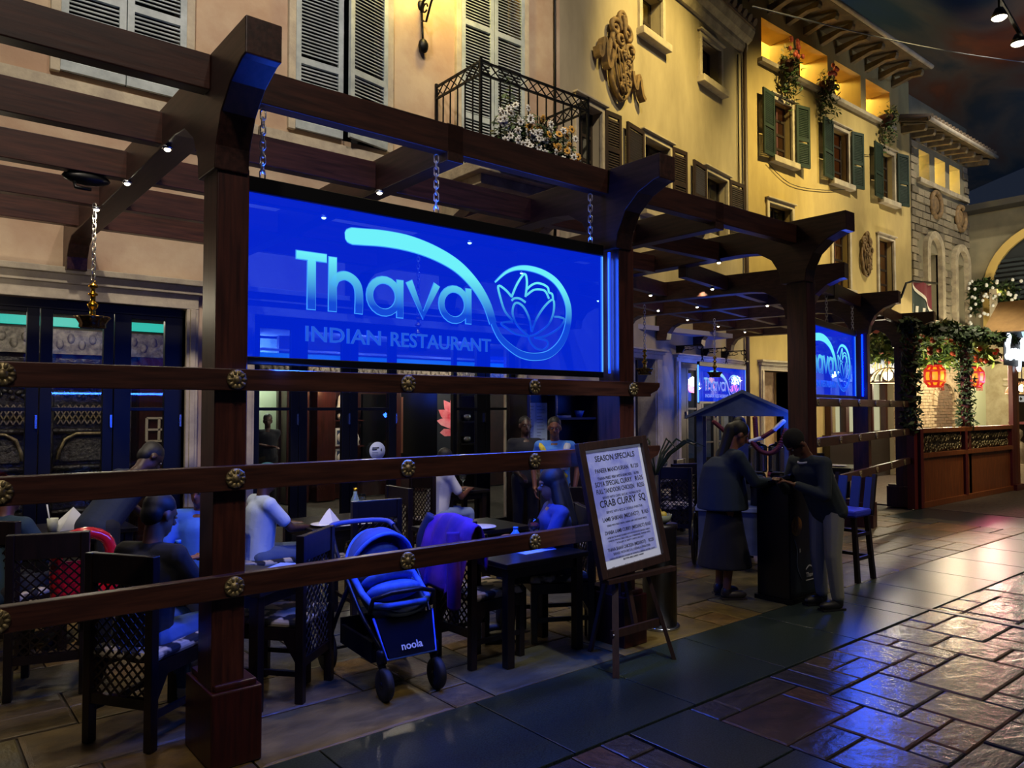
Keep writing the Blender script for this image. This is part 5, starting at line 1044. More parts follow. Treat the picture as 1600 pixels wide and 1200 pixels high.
chair(.50, 5.95, .75, .65, 'floral-seated chair at the far left behind the lower rail'); chair(.72, 5.15, .3, .95, 'lattice-backed chair behind the red booster seat')
chair(2.10, 6.05, 1, .0, 'lattice-backed chair of the man in the teal cap'); chair(3.0, 5.35, .1, 1, 'lattice-backed chair directly behind the pushchair'); chair(3.65, 6.1, -1, 0, 'lattice-backed chair across from the man in the teal cap')
chair(4.55, 7.1, 1, .1, 'chair of the man in pale jeans by the open doorway'); chair(5.05, 5.0, -.3, -.9, 'lattice-backed chair beyond the woman with long hair')
chair(7.5, 5.95, .8, .5, 'floral-seated chair just right of the menu easel, nearest of three'); chair(8.1, 6.25, .3, 1, 'floral-seated chair right of the easel, middle of three'); chair(8.75, 6.85, -.4, 1, 'floral-seated chair right of the easel, farthest of three')
chair(11.6, 6.4, .5, .9, 'floral-seated chair seen between the two far posts, nearer'); chair(12.3, 6.9, .2, 1, 'floral-seated chair seen between the two far posts, farther')
def table(name, x, y, sx, sy, rz, h, label):
    t = thing(name, label, 'table', (x, y, 0), rz, 'dark square dining tables')
    def B(*a): q = MB(); q.box(*a); return q
    B(-sx/2, sx/2, -sy/2, sy/2, h-.035, h).build('tabletop', mat('table_top', '14100f', .3), t, False, bevel=.006); B(-sx/2+.05, sx/2-.05, -sy/2+.05, sy/2-.05, h-.11, h-.035).build('apron', DARK, t, False)
    for a in (-1, 1):
        for b in (-1, 1): B(a*(sx/2-.06)-.03, a*(sx/2-.06)+.03, b*(sy/2-.06)-.03, b*(sy/2-.06)+.03, 0, h-.035).build('leg', DARK, t, False, bevel=.004)
    return t
R1_ = radians(33.5)
table('dining_table', 1.56+.3*cos(R1_)-.33*sin(R1_), 4.06+.3*sin(R1_)+.33*cos(R1_), .6, .66, R1_, .68, 'dark table with green and blue papers between the big post and pushchair')
table('dining_table', 3.42, 4.0, .74, .48, 0, .68, 'dark table with a folded napkin between the jacket and the easel'); table('dining_table', 3.06, 6.1, .85, .7, 0, .70, 'dark table with napkins and a bottle behind the pushchair')
table('dining_table', 3.75, 5.1, .8, .6, 0, .70, 'dark table with a white plate behind the purple jacket'); table('dining_table', 1.0, 7.0, 1.1, .7, 0, .72, 'dark table with glasses and a white napkin at the far left')
table('dining_table', 5.2, 7.35, .6, .5, 0, .72, 'dark table by the open doorway with a stemmed glass'); table('dining_table', 7.9, 6.75, 1.0, .7, .1, .72, 'dark table with glasses right of the menu easel'); table('dining_table', 9.3, 7.2, 1.0, .7, .17, .72, 'dark table with plates behind the food cart'); table('dining_table', 12.2, 6.3, .9, .7, .2, .72, 'dark table seen between the two far posts')
# table things
NAPK = mat('napkin', 'c9ccd2', .8); CERAM = mat('ceramic', 'd4d6da', .3)
CLEAR = mat('drinking_glass', 'dfe8f0', .05, trans=1.0, spec=.5)
def napkin(x, y, z, a, lb, s=.1):
    q = MB(); c = Vector((x, y, z)); u = Vector((cos(a), sin(a), 0)); v = Vector((-sin(a), cos(a), 0)); q.add([c+u*s-v*s*.7, c+u*s+v*s*.7, c-u*s+v*s*.7, c-u*s-v*s*.7, c+Vector((0, 0, s*1.3))+u*s*.1, c+v*s*.2+Vector((0, 0, s*1.1))], [(0, 1, 4), (1, 5, 4), (1, 2, 5), (2, 3, 4, 5), (3, 0, 4), (0, 3, 2, 1)])
    return tag(q.build('napkin', NAPK), lb, 'napkin')
napkin(1.12, 6.92, .72, .3, 'white folded napkin on the far left table', .13); napkin(2.88, 5.95, .70, .8, 'white folded napkin beside the bottle on the table behind the pushchair', .1); napkin(9.15, 7.15, .72, .2, 'white napkin on the table behind the food cart'); napkin(7.75, 6.6, .72, .5, 'pale napkin on the table right of the easel')
def plate(x, y, z, lb, r=.13): return tag(MB().lathe([(r*.55, 0), (r*.6, .004), (r, .018), (r*.98, .02), (r*.6, .009), (0, .008)], (x, y, z), 24).build('plate', CERAM), lb, 'plate')
plate(3.72, 4.93, .70, 'white plate on the table behind the purple jacket'); plate(2.80, 5.86, .70, 'white plate at the near edge of the table behind the pushchair', .12); plate(12.1, 6.2, .72, 'pale plate on the table between the two far posts'); plate(9.45, 7.0, .72, 'white plate on the table behind the food cart'); plate(8.1, 6.7, .72, 'white plate on the table right of the easel')
def paper(x, y, z, a, sx, sy, col, lb, cat='paper'): return tag(MB().box(x-sx/2, x+sx/2, y-sy/2, y+sy/2, z, z+.004, a).build(cat, mat('paper_'+col, col, .7)), lb, cat)
paper(1.70, 4.50, .68, .5, .22, .16, '6fae84', 'green placemat on the table beside the big post', 'placemat'); paper(1.92, 4.60, .68, .7, .22, .16, '8fa6d8', 'pale blue placemat on the table beside the big post', 'placemat'); paper(3.50, 4.02, .68, .05, .3, .16, '8aa4e6', 'folded pale blue napkin on the dark table beside the easel', 'napkin'); paper(3.02, 5.83, .70, .0, .26, .18, 'b9bcc4', 'grey menu sheet on the table behind the pushchair', 'menu')
def glass(x, y, z, lb, r=.035, h=.11, m=None): return tag(MB().lathe([(r*.8, 0), (r, h), (r*.92, h), (r*.72, .008), (0, .008)], (x, y, z), 16).build('drinking_glass', m or CLEAR), lb, 'glass')
def wineglass(x, y, z, lb, wine=None):
    t = thing('wine_glass', lb, 'glass', (x, y, z)); MB().lathe([(.034, 0), (.034, .003), (.006, .008), (.005, .08), (.02, .095), (.042, .125), (.044, .155), (.036, .195), (.034, .195), (.041, .155), (.038, .127), (0, .1)], (x, y, z), 18).build('bowl', CLEAR, t)
    if wine: MB().lathe([(0, .102), (.035, .128), (.040, .15), (0, .15)], (x, y, z), 16).build('wine', mat('wine_rose', '8a2f2a', .1), t)
    return t
wineglass(3.62, 4.15, .68, 'stemmed glass of rosé wine on the table beside the woman', True); glass(3.16, 4.17, .68, 'clear tumbler near the purple jacket', .04, .13); wineglass(5.28, 7.35, .72, 'stemmed glass on the table by the open doorway'); wineglass(3.33, 6.22, .70, 'stemmed glass right of the bottle behind the pushchair')
glass(.98, 6.85, .72, 'small glass of white drink with a straw on the far left table', .04, .1, mat('milky_drink', 'c8cdb8', .3)); MB().tube([(.97, 6.85, .74), (.94, 6.85, .93)], .006, 6).build('straw', NAPK); tag(COL.objects[-1], 'white straw standing in the milky drink', 'straw'); glass(1.32, 6.95, .72, 'clear glass right of the napkin on the far left table', .045, .15); glass(1.42, 6.85, .72, 'second clear glass by the waiter on the far left table', .04, .12)
wineglass(7.62, 6.72, .72, 'tall stemmed glass just right of the easel'); wineglass(8.0, 6.95, .72, 'stemmed glass at the back of the table right of the easel'); wineglass(8.85, 7.2, .72, 'stemmed glass on the left of the table behind the food cart'); wineglass(9.05, 7.4, .72, 'stemmed glass in the middle of the table behind the food cart')
def bottle(x, y, z, lb, r, h, m, cap): 
    t = thing('bottle', lb, 'bottle', (x, y, z)); MB().lathe([(r, 0), (r, h*.62), (r*.45, h*.8), (r*.4, h*.92), (0, h*.92)], (x, y, z), 16).build('body', m, t); MB().lathe([(r*.48, h*.9), (r*.48, h), (0, h)], (x, y, z), 12).build('cap', cap, t); return t
bottle(3.16, 6.02, .70, 'pale glass bottle with a gold cap on the table behind the pushchair', .04, .28, mat('bottle_glass', '9fb8b0', .1, trans=.6), BRASS); bottle(3.47, 4.18, .68, 'blue plastic water bottle beside the rosé wine', .04, .15, mat('bottle_blue', '3f8fe0', .3), mat('bottle_cap_blue', '2f6fc0', .4)); bottle(1.32, 4.72, .68, 'clear water bottle behind the big post beside the seated man', .035, .22, mat('bottle_water', '7fc0f0', .1, trans=.7), mat('bottle_cap_blue', '2f6fc0')); bottle(7.5, 6.9, .72, 'small white bottle at the left of the table right of the easel', .03, .2, CERAM, CERAM)
# purple jacket over the chair back
jk = thing('jacket', 'purple jacket draped over the chair back beside the dark table', 'jacket', (2.90, 4.13, .9)); q = MB(); n = 14
rows = [(-.16, .50), (-.13, .70), (-.09, .88), (-.04, .985), (.03, .99), (.09, .88), (.11, .66)]
for i, (dx, z) in enumerate(rows):
    for k in range(n):
        y = 4.13-.26+.52*k/(n-1); w_ = .022*sin(k*1.9+i*.6)+.012*sin(k*3.3+i)
        q.v.append((2.90+dx+w_, y+(.06 if i < 2 else 0)*sin(k), z-.05*abs((k-6.5)/6.5)**2))
for i in range(len(rows)-1):
    for k in range(n-1): q.sm; q.smooth = True; q.face([i*n+k, i*n+k+1, (i+1)*n+k+1, (i+1)*n+k])
o = q.build('body', mat('jacket_purple', '58198a', .8, '3a0f68', 6), jk); s = o.modifiers.new('thick', 'SOLIDIFY'); s.thickness = .02; s2 = o.modifiers.new('sub', 'SUBSURF'); s2.levels = s2.render_levels = 1
MB().tube(smoothline([(2.74, 3.92, .9), (2.73, 3.90, .75), (2.75, 3.92, .55), (2.77, 3.95, .42)]), .045, 8).build('sleeve', mat('jacket_purple', '58198a'), jk); MB().tube(smoothline([(2.86, 4.34, .95), (2.82, 4.40, .8), (2.84, 4.41, .62)]), .04, 8).build('sleeve', mat('jacket_lining', '20203a', .8), jk)
# red booster seat
bo = thing('booster_seat', 'glossy red plastic booster seat with a handle hole beside the left chair', 'booster seat', (.92, 5.25, .46)); RP = mat('red_plastic', 'c01624', .2, coat=.5)
q = MB(); W0 = lambda pts: pts
P = [(-.14, 0), (.14, 0), (.15, .26), (.11, .38), (.0, .42), (-.11, .38), (-.15, .26)]
q.tube([(.92+a, 5.25-.02, .50+b) for a, b in smoothline(P+[P[0]], 3)[:-1]], .035, 8, True); q.build('rim', RP, bo)
MB().prism([(-.14, 0), (.14, 0), (.15, .25), (-.15, .25)], (.92, 5.25, .50), (1, 0, 0), (0, 0, 1), (0, .02, 0)).build('back_panel', RP, bo); MB().box(.77, 1.07, 4.98, 5.25, .46, .56).build('seat_block', RP, bo, bevel=.02); MB().bar((.95, 5.21, .52), (.97, 5.21, .78), .03, .02).build('strap', mat('strap_white', 'c8ccd8', .6), bo)
MB().box(.82, 1.02, 4.972, 4.982, .48, .53).build('mould_mark', mat('red_dark', '5a0c14', .4), bo)
# ---------------------------------------------------------------- pushchair
pc = thing('pushchair', 'blue pushchair with a hood parked behind the lower rail', 'pushchair', (2.41, 4.17, 0), -.08); FAB = mat('pram_fabric', '3f6fd0', .8, '2f57ac', 14, bump=.2); FABD = mat('pram_navy', '060a1a', .9, spec=.1); TYRE = mat('tyre', '0b0b0d', .7); TUBE = mat('pram_tube', '14182a', .35, metal=.5)
FABG = mat('pram_grey', '3c485c', .8)
def Lb(q, n, m, b=0, **k): return q.build(n, m, pc, False, b, **k)
for s in (-1, 1):
    x = s*.17
    w_ = Lb(MB().lathe([(.055, -.022), (.085, -.022), (.092, -.012), (.092, .012), (.085, .022), (.055, .022)], (x, -.34, .092), 22, ((0, 1, 0), (0, 0, 1), (1, 0, 0))), 'front_wheel', TYRE)
    q = MB()
    for k in range(6): a = k*pi/3; q.bar((x, -.34, .092), (x, -.34+.06*cos(a), .092+.06*sin(a)), .016)
    q.lathe([(0, -.024), (.02, -.024), (.02, .024), (0, .024)], (x, -.34, .092), 12, ((0, 1, 0), (0, 0, 1), (1, 0, 0))); q.build('spokes', TUBE, w_, False)
    q = MB(); q.tube([(x, -.34, .11), (x, -.30, .19), (x, -.30, .26)], .024, 8); q.lathe([(.03, .2), (.032, .27), (.02, .28), (0, .28)], (x, -.30, 0), 10); Lb(q, 'fork', TUBE)
    w_ = Lb(MB().lathe([(.09, -.022), (.125, -.022), (.135, -.01), (.135, .01), (.125, .022), (.09, .022)], (s*.26, .33, .135), 24, ((0, 1, 0), (0, 0, 1), (1, 0, 0))), 'rear_wheel', TYRE)
    q = MB()
    for k in range(6): a = k*pi/3; q.bar((s*.26, .33, .135), (s*.26, .33+.095*cos(a), .135+.095*sin(a)), .018)
    q.build('spokes', TUBE, w_, False)
    Lb(MB().tube(smoothline([(s*.15, -.30, .25), (s*.215, -.16, .42), (s*.24, .02, .60), (s*.245, .20, .76), (s*.22, .36, .88)]), .013, 8), 'side_tube', TUBE); Lb(MB().tube([(s*.24, .02, .60), (s*.25, .2, .36), (s*.26, .33, .135)], .014, 8), 'rear_tube', TUBE)
Lb(MB().tube(smoothline([(-.22, .36, .88), (-.20, .42, .905), (-.1, .45, .915), (.1, .45, .915), (.20, .42, .905), (.22, .36, .88)]), .018, 8), 'handle', mat('handle_grip', '3a4a80', .5)); Lb(MB().tube([(-.26, .33, .135), (.26, .33, .135)], .012, 6), 'axle', TUBE)
q = MB(); n = 16; secs = [(.20, .74, .13, .05), (.16, .66, .185, .13), (.05, .58, .20, .15), (-.08, .51, .20, .14), (-.20, .46, .185, .11), (-.27, .46, .12, .05)]   # boat-shaped seat shell, rounded underneath
for (y, z, w, d) in secs:
    for k in range(n): a = pi*k/(n-1); q.v.append((w*cos(a), y-.35*d*sin(a)*0, z+.05-d*1.15*sin(a)**.8))
q.smooth = True
for i in range(len(secs)-1):
    for k in range(n-1): q.face([i*n+k, i*n+k+1, (i+1)*n+k+1, (i+1)*n+k])
o = Lb(q, 'seat_shell', FABG); sm_ = o.modifiers.new('t', 'SOLIDIFY'); sm_.thickness = .025
Lb(MB().tube([(w*cc, y, z+.055) for y, z, w, d in secs for cc in (1,)]+[(-w, y, z+.055) for y, z, w, d in secs[::-1]], .02, 8), 'rim_padding', FAB)
q = MB(); q.ell((0, .0, .60), (.165, .20, .055), 18, 10, Matrix.Rotation(-.55, 3, 'X') @ Matrix.Identity(3)); q.ell((0, .12, .72), (.14, .05, .13), 16, 10, Matrix.Rotation(.6, 3, 'X')); q.ell((0, -.10, .56), (.175, .14, .06), 18, 10, Matrix.Rotation(-.4, 3, 'X')); Lb(q, 'liner', FAB)
q = MB(); n = 20; m = 8                                             # folding hood: ribs fan from the pivots, open towards the seat
hp = lambda a, f: (.225*cos(a), .10+.27*sin(a)*cos(f), .62+.30*sin(a)*sin(f))
for i in range(m+1):
    f = radians(2+112*i/m)
    for k in range(n+1): q.v.append(hp(pi*k/n, f))
q.smooth = True
for i in range(m):
    for k in range(n): q.face([i*(n+1)+k, i*(n+1)+k+1, (i+1)*(n+1)+k+1, (i+1)*(n+1)+k])
o = Lb(q, 'hood', mat('pram_hood', '2d4c96', .8, '243d78', 10)); sm_ = o.modifiers.new('t', 'SOLIDIFY'); sm_.thickness = .012
for f in (114, 62): Lb(MB().tube([hp(pi*k/n, radians(f)) for k in range(n+1)], .013, 7), 'hood_piping', FAB)
q = MB(); q.add([(-.185, -.235, .44), (.185, -.235, .44), (.15, -.345, .235), (-.15, -.345, .235)], [(0, 1, 2, 3)]); o = Lb(q, 'foot_panel', FABD); sm_ = o.modifiers.new('t', 'SOLIDIFY'); sm_.thickness = .015
Lb(MB().tube([(-.195, -.235, .45), (-.16, -.35, .232), (.16, -.35, .232), (.195, -.235, .45)], .008, 6), 'panel_piping', mat('piping_blue', '2c56d8', .5))
me = text_mesh('noola', .062, .001, 'CENTER', True); v_ = Vector((0, .110, .205)).normalized(); n_ = Vector((1, 0, 0)).cross(v_); me.transform(Matrix(((1, 0*v_.x, n_.x, 0), (0, v_.y, n_.y, -.356), (0, v_.z, n_.z, .275), (0, 0, 0, 1)))); me.materials.clear(); me.materials.append(NAPK)
link('lettering', me, pc, False)
bpy.data.objects['pushchair']
q = MB(); q.box(-.19, .19, -.2, .28, .18, .20); q.box(-.19, .19, .26, .28, .2, .34); q.box(-.19, -.17, -.2, .28, .2, .3); q.box(.17, .19, -.2, .28, .2, .3); Lb(q, 'basket', FABD); Lb(MB().tube([(-.205, -.20, .47), (-.2, -.24, .56), (-.1, -.27, .59), (.1, -.27, .59), (.2, -.24, .56), (.205, -.2, .47)], .014, 8), 'bumper_bar', TUBE)
# ---------------------------------------------------------------- easel with the specials board
es = thing('easel', 'dark wooden easel standing before the front rails', 'easel', (3.8, 3.3, 0)); EW = mat('easel_wood', '34201a', .45, '22140f', 4, stretch=(12, 12, 1))
Y = lambda z: 3.25+.2*z
for (x0, x1, l) in ((3.51, 3.66, 'left'), (4.08, 3.95, 'right')): MB().bar((x0, Y(0), 0), (x0+(x1-x0)*1.0, Y(.62)+.02, .62), .042, .026).build('front_leg', EW, es)
MB().bar((3.76, 3.72, 0), (3.82, Y(1.0)+.05, .95), .036, .024).build('rear_leg', EW, es); MB().bar((3.545, Y(.25)+.02, .245), (4.03, Y(.25)+.02, .245), .022, .05).build('stretcher', EW, es); MB().bar((3.80, Y(.24)+.05, .26), (3.78, Y(1.3)+.05, 1.2), .04, .024).build('mast', EW, es)
MB().bar((3.52, Y(.575)-.02, .575), (4.20, Y(.575)-.02, .575), .055, .028).build('ledge', EW, es)
for x in (3.545, 4.03): MB().lathe([(0, 0), (.008, 0), (.008, .006), (0, .008)], (x, Y(.25)+.002, .245), 8, ((1, 0, 0), (0, 0, 1), (0, -1, 0))).build('bolt', STEEL, es)
sb = thing('menu_board', 'framed list of season specials standing on the easel', 'menu board', (3.83, Y(.6), .59))
bo_ = Vector((3.49, Y(.585), .585)); bu = Vector((1, 0, 0)); bv = Vector((0, .2, 1)).normalized(); bn = bu.cross(bv); BW, BH = .68, .88; ang = radians(-1.2)
bv = (bv*1.0+bu*-.09).normalized(); bu = (bu+bv*.0).normalized()
bv = Vector((-.06, .195, 1)).normalized(); bu = Vector((1, 0, 0.0)); bn = bu.cross(bv).normalized(); bu = bv.cross(bn).normalized()
def bb(q, a0, a1, b0, b1, d0, d1): return q.obox(bo_+bu*(a0+a1)/2+bv*(b0+b1)/2+bn*(d0+d1)/2, bu*(a1-a0)/2, bv*(b1-b0)/2, bn*(d1-d0)/2)
q = MB(); bb(q, 0, .055, 0, BH, -.01, .03); bb(q, BW-.055, BW, 0, BH, -.01, .03); bb(q, .055, BW-.055, 0, .055, -.01, .03); bb(q, .055, BW-.055, BH-.055, BH, -.01, .03); q.build('frame', EW, sb, bevel=.004)
bb(MB(), .05, BW-.05, .05, BH-.05, -.005, .004).build('mount', mat('mount_white', 'd8dcea', .5, emit='d0d6ff', es=.10), sb)  # faint emission brightens the mount; the board has no light of its own
bb(MB(), .075, BW-.085, .105, BH-.07, .004, .006).build('sheet', mat('sheet_violet', '848ce0', .5, 'c6cefc', 5, contrast=(.38, .62), emit='8088ff', es=.04), sb)  # sheet glows faintly, brightness put into the material
INK = mat('ink', '0a0a16', .6)
LN = [('SEASON SPECIALS', .050, .395, 0), ('PANEER MANCHURIAN  R120', .037, .43, .082), ('THAVA FRIED FISH WITH KHICHDI  R190', .025, .41, .132), ('SOYA SPECIAL CURRY  R105', .043, .475, .178), ('FULL TANDOORI CHICKEN  R255', .040, .475, .228), ('SERVED WITH CHIPS, RICE & 2 ROMALI ROTI', .022, .38, .268), ('CRAB CURRY  SQ', .062, .455, .325), ('SERVED WITH RICE & 2 KERALA PARATHA', .022, .36, .372), ('LAMB SHIKARI (MED/HOT)  R165', .036, .455, .425), ('TOSSED WITH FRIED ONION, CASHEW AND CHEF\'S SECRET SPICES', .016, .40, .462), ('DHABA LAMB CURRY (MED/HOT) R165', .031, .455, .515), ('LAMB ON THE BONE COOKED WITH POTATOES IN GINGER, GARLIC,', .015, .43, .545), ('ONION, WHOLE RED CHILLI & CORIANDER, PEPPER WITH', .015, .42, .567), ('YOGURT & SOFT CHEF\'S SECRET', .015, .27, .589), ('THAVA SHAHI CHICKEN (MED/HOT)  R220', .029, .46, .632), ('SERVED WITH RICE & 2 KERALA PARATHA', .021, .37, .662), ('TANDOORI CHICKEN COOKED IN TOMATO, CASHEW, BUTTER GRAVY', .014, .46, .688), ('BUTTER AND GARLIC NAAN', .014, .2, .708), ('All vegetarian dishes can be made vegan on request', .021, .44, .752)]
for s, sz, w_, d in LN:
    x0 = .075+(BW-.16-w_)/2+.01
    if '  ' in s:
        s1, s2 = s.split('  '); f2 = w_*len(s2)/(len(s)-.5); put_text('lettering', s2, sz*1.06, bo_+bu*(x0+w_-f2)+bv*(BH-.135-d*.93)+bn*.0065, bu, bv, INK, sb, .0006, width=f2, bold=sz > .024); s = s1; w_ = w_-f2-w_*1.6/24
    put_text('lettering', s, sz*1.06, bo_+bu*x0+bv*(BH-.135-d*.93)+bn*.0065, bu, bv, INK, sb, .0006, width=w_, bold=sz > .024)
# ---------------------------------------------------------------- bin with fruit bowl, podium, stool, cart
bi = thing('pedestal_bin', 'dark round pedestal with a metal foot ring right of the easel', 'pedestal', (4.60, 3.80, 0)); MB().lathe([(.13, .02), (.13, .74), (.14, .76), (.14, .79), (0, .79)], (4.60, 3.80, 0), 28).build('body', mat('pedestal_dark', '140f14', .35), bi); MB().lathe([(.15, 0), (.155, .012), (.15, .022), (.12, .022)], (4.60, 3.80, 0), 28).build('foot_ring', STEEL, bi)
fb2 = MB().lathe([(.05, 0), (.08, .02), (.10, .07), (.095, .07), (.07, .02), (0, .015)], (4.60, 3.80, .79), 22).build('bowl', mat('glass_bowl', 'c8d0b0', .1, trans=.6)); tag(fb2, 'glass bowl of yellow slices on the round pedestal', 'bowl')
for i, (dx, dy, dz) in enumerate(((.02, .01, .045), (-.04, .0, .05), (.0, -.04, .05), (.03, .04, .07))):
    o = MB().ell((4.60+dx, 3.80+dy, .79+dz+.02), (.032, .028, .026), 10, 7).build('lemon', mat('lemon', 'c2a83a', .5)); tag(o, 'yellow fruit piece in the glass bowl on the pedestal', 'fruit', 'yellow fruit in the bowl')
pl = thing('potted_plant', 'spiky dark palm plant behind the menu easel', 'plant', (6.0, 5.0, 0)); MB().lathe([(.12, 0), (.15, .3), (.13, .3)], (6.0, 5.0, 0), 16).build('pot', DARK, pl); MB().tube([(6.0, 5.0, .3), (6.0, 5.0, 1.0)], .03, 8).build('stem', mat('stem', '2c241a'), pl)
for k in range(13):
    a = k*2.4; L_ = .5; MB().ribbon([(0, 0), (.15, .22), (.34, .36), (.5, .30)], [.02, .03, .022, .004], (6.0, 5.0, 1.0), (cos(a), sin(a), 0), (0, 0, 1), (-sin(a)*.004, cos(a)*.004, 0)).build('frond', LEAF[0], pl)
pd = thing('podium', 'tall black lectern with a printed front between the two standing people', 'podium', (6.17, 3.65, 0)); MB().prism([(3.5, .04), (3.81, .04), (3.81, .96), (3.5, 1.06)], (5.95, 0, 0), (0, 1, 0), (0, 0, 1), (.44, 0, 0)).build('body', mat('podium_black', '07070a', .3), pd, bevel=.004); MB().box(5.93, 6.41, 3.48, 3.83, 0, .04).build('plinth', BLACK, pd)
MB().prism([(3.46, 1.085), (3.85, .965), (3.85, .99), (3.46, 1.11)], (5.91, 0, 0), (0, 1, 0), (0, 0, 1), (.52, 0, 0)).build('desk_top', BLACK, pd)
pp = MB().box(5.965, 6.375, 3.494, 3.5, .08, 1.0).build('front_print', mat('print_black', '10131a', .3, '1c2430', 6), pd)
MB().lathe([(0, 0), (.085, 0), (.085, .004), (0, .004)], (6.06, 3.494, .66), 22, ((1, 0, 0), (0, 0, 1), (0, -1, 0))).build('food_picture', mat('food_orange', 'a8742c', .5, '5e3a18', 30), pd)
q = MB(); q.tube([(6.02+.02*sin(k*.9)+.012*k, 3.492, .55-.045*k) for k in range(9)], .005, 5); q.build('steam_line', mat('line_grey', '8a94a8'), pd); MB().box(6.09, 6.13, 3.49, 3.496, .43, .46, .3).build('price_tag', NAPK, pd)
put_text('lettering', 'Thava', .06, (6.20, 3.490, .20), (1, 0, 0), (0, 0, 1), NAPK, pd, .001); MB().ribbon(smoothline([(0, 0), (.06, .03), (.13, 0)], 4), .012, (6.20, 3.49, .27), (1, 0, 0), (0, 0, 1), (0, -.002, 0)).build('swoosh', NAPK, pd); MB().box(6.20, 6.35, 3.489, 3.491, .17, .178).build('print_line', NAPK, pd)
mb = MB(); mb.prism([(3.48, 1.108), (3.80, 1.01), (3.80, 1.02), (3.48, 1.12)], (5.96, 0, 0), (0, 1, 0), (0, 0, 1), (.40, 0, 0)); o = mb.build('menu_book', mat('menu_page', '8a90a4', .6)); tag(o, 'open menu lying on top of the black lectern', 'menu')
bsn = thing('bar_stool', 'tall dark bar stool with a blue slat back behind the man at the lectern', 'stool', (7.35, 3.72, 0)); q = MB()
for (x, y, x2, y2) in ((7.20, 3.52, 7.22, 3.56), (7.52, 3.52, 7.48, 3.56), (7.20, 3.90, 7.22, 3.86), (7.52, 3.90, 7.48, 3.86)): MB().bar((x, y, 0), (x2, y2, .62), .042).build('leg', DARK, bsn)
for z in (.22, .45):
    MB().bar((7.2, 3.54, z), (7.5, 3.54, z), .03).build('stretcher', DARK, bsn); MB().bar((7.49, 3.54, z), (7.49, 3.88, z), .03).build('stretcher', DARK, bsn)
MB().box(7.17, 7.53, 3.52, 3.9, .62, .69).build('seat', mat('stool_blue', '2433c8', .6), bsn, bevel=.02)
for k in range(3): MB().bar((7.51, 3.56+.14*k, .69), (7.58, 3.56+.14*k, .99), .09, .02, up=(1, 0, 0)).build('back_slat', mat('stool_slat', '1f3a8c', .45), bsn)
for y in (3.52, 3.90): MB().bar((7.50, y, .62), (7.585, y, 1.02), .035).build('back_post', DARK, bsn)
# food cart
CA = math.atan2(-.835, .55); CM = Matrix.Translation((6.5, 4.85, 0)) @ Matrix.Rotation(CA, 4, 'Z')
ct = thing('food_cart', 'grey roofed food cart with garlands and wheels behind the two standing people', 'cart', (6.5, 4.85, 0), CA); CG = mat('cart_grey', '5c626c', .6, '484e58', 6)
CB = lambda q, n, m, par=None: q.build(n, m, par or ct, False)
CB(MB().prism([(-.53, 1.60), (0, 1.84), (.53, 1.60)], (.45, -.06, 0), (1, 0, 0), (0, 0, 1), (0, .03, 0)), 'gable', CG); CB(MB().prism([(-.53, 1.60), (0, 1.84), (.53, 1.60)], (.45, .80, 0), (1, 0, 0), (0, 0, 1), (0, .03, 0)), 'gable', CG)
CB(MB().prism([(-.57, 1.60), (0, 1.87), (.57, 1.60), (.57, 1.57), (0, 1.835), (-.57, 1.57)], (.45, -.10, 0), (1, 0, 0), (0, 0, 1), (0, 1.0, 0)), 'roof', CG)
for x in (.02, .88):
    for y in (.02, .75): CB(MB().box(x-.03, x+.03, y-.03, y+.03, .62, 1.6), 'post', CG)
CB(MB().box(0, .9, 0, .78, .18, .62), 'body', CG); CB(MB().box(-.03, .93, -.03, .81, .62, .655), 'counter', mat('cart_top', '8a92a2', .3)); CB(MB().box(.05, .85, .74, .77, .655, .85), 'back_rail', CG)
for x in (-.06, .96):
    w_ = CB(MB().tube([(x, .30+.26*cos(k*pi/14), .28+.26*sin(k*pi/14)) for k in range(28)], .024, 7, True), 'wheel', DARK); q = MB()
    for k in range(8): q.bar((x, .30, .28), (x, .30+.25*cos(k*pi/4), .28+.25*sin(k*pi/4)), .022)
    q.ell((x, .30, .28), (.05, .04, .04), 8, 6); CB(q, 'spokes', DARK, w_)
def garland(P, m, r, nm):
    q = MB()
    for i, p in enumerate(smoothline(P, 7)): q.ell(p, (r, r, r*.8), 7, 5)
    return CB(q, nm, m)
WG = mat('garland_white', 'b9bccb', .8); RG = mat('garland_red', '5a0f1a', .8)
A = [(.17, -.09, 1.54), (.27, -.09, 1.45), (.39, -.09, 1.37), (.51, -.09, 1.34), (.63, -.09, 1.38), (.75, -.09, 1.46), (.84, -.09, 1.55)]
for i in range(6): garland([A[i], tuple((a+b)/2 for a, b in zip(A[i], A[i+1])), A[i+1]], WG if i % 2 else RG, .027, 'garland')
garland([(.54, -.09, 1.34), (.62, -.09, 1.25), (.72, -.09, 1.23), (.80, -.09, 1.30), (.86, -.09, 1.46)], RG, .03, 'garland'); garland([(.57, -.06, 1.58), (.575, -.06, 1.47), (.58, -.06, 1.38)], RG, .028, 'garland')
for i, (x, l) in enumerate(((.60, 'left'), (.80, 'right'))):
    w = CM @ Vector((x, .30, .655)); t = thing('steel_pot', 'large blue lit steel pot on the food cart, %s one of two' % l, 'pot', w); k = (w.x, w.y, 1.01)
    MB().lathe([(.07, .655), (.08, .66), (.08, .98), (.07, 1.0), (0, 1.0)], (w.x, w.y, 0), 16).build('stand', DARK, t); MB().lathe([(.09, 0), (.096, .02), (.096, .25), (.102, .26), (.09, .26)], k, 24).build('body', mat('pot_steel', 'a9b0c0', .22, metal=1), t); MB().lathe([(.102, .26), (.08, .285), (.03, .30), (.03, .315), (0, .315)], k, 24).build('lid', mat('pot_steel', 'a9b0c0'), t)
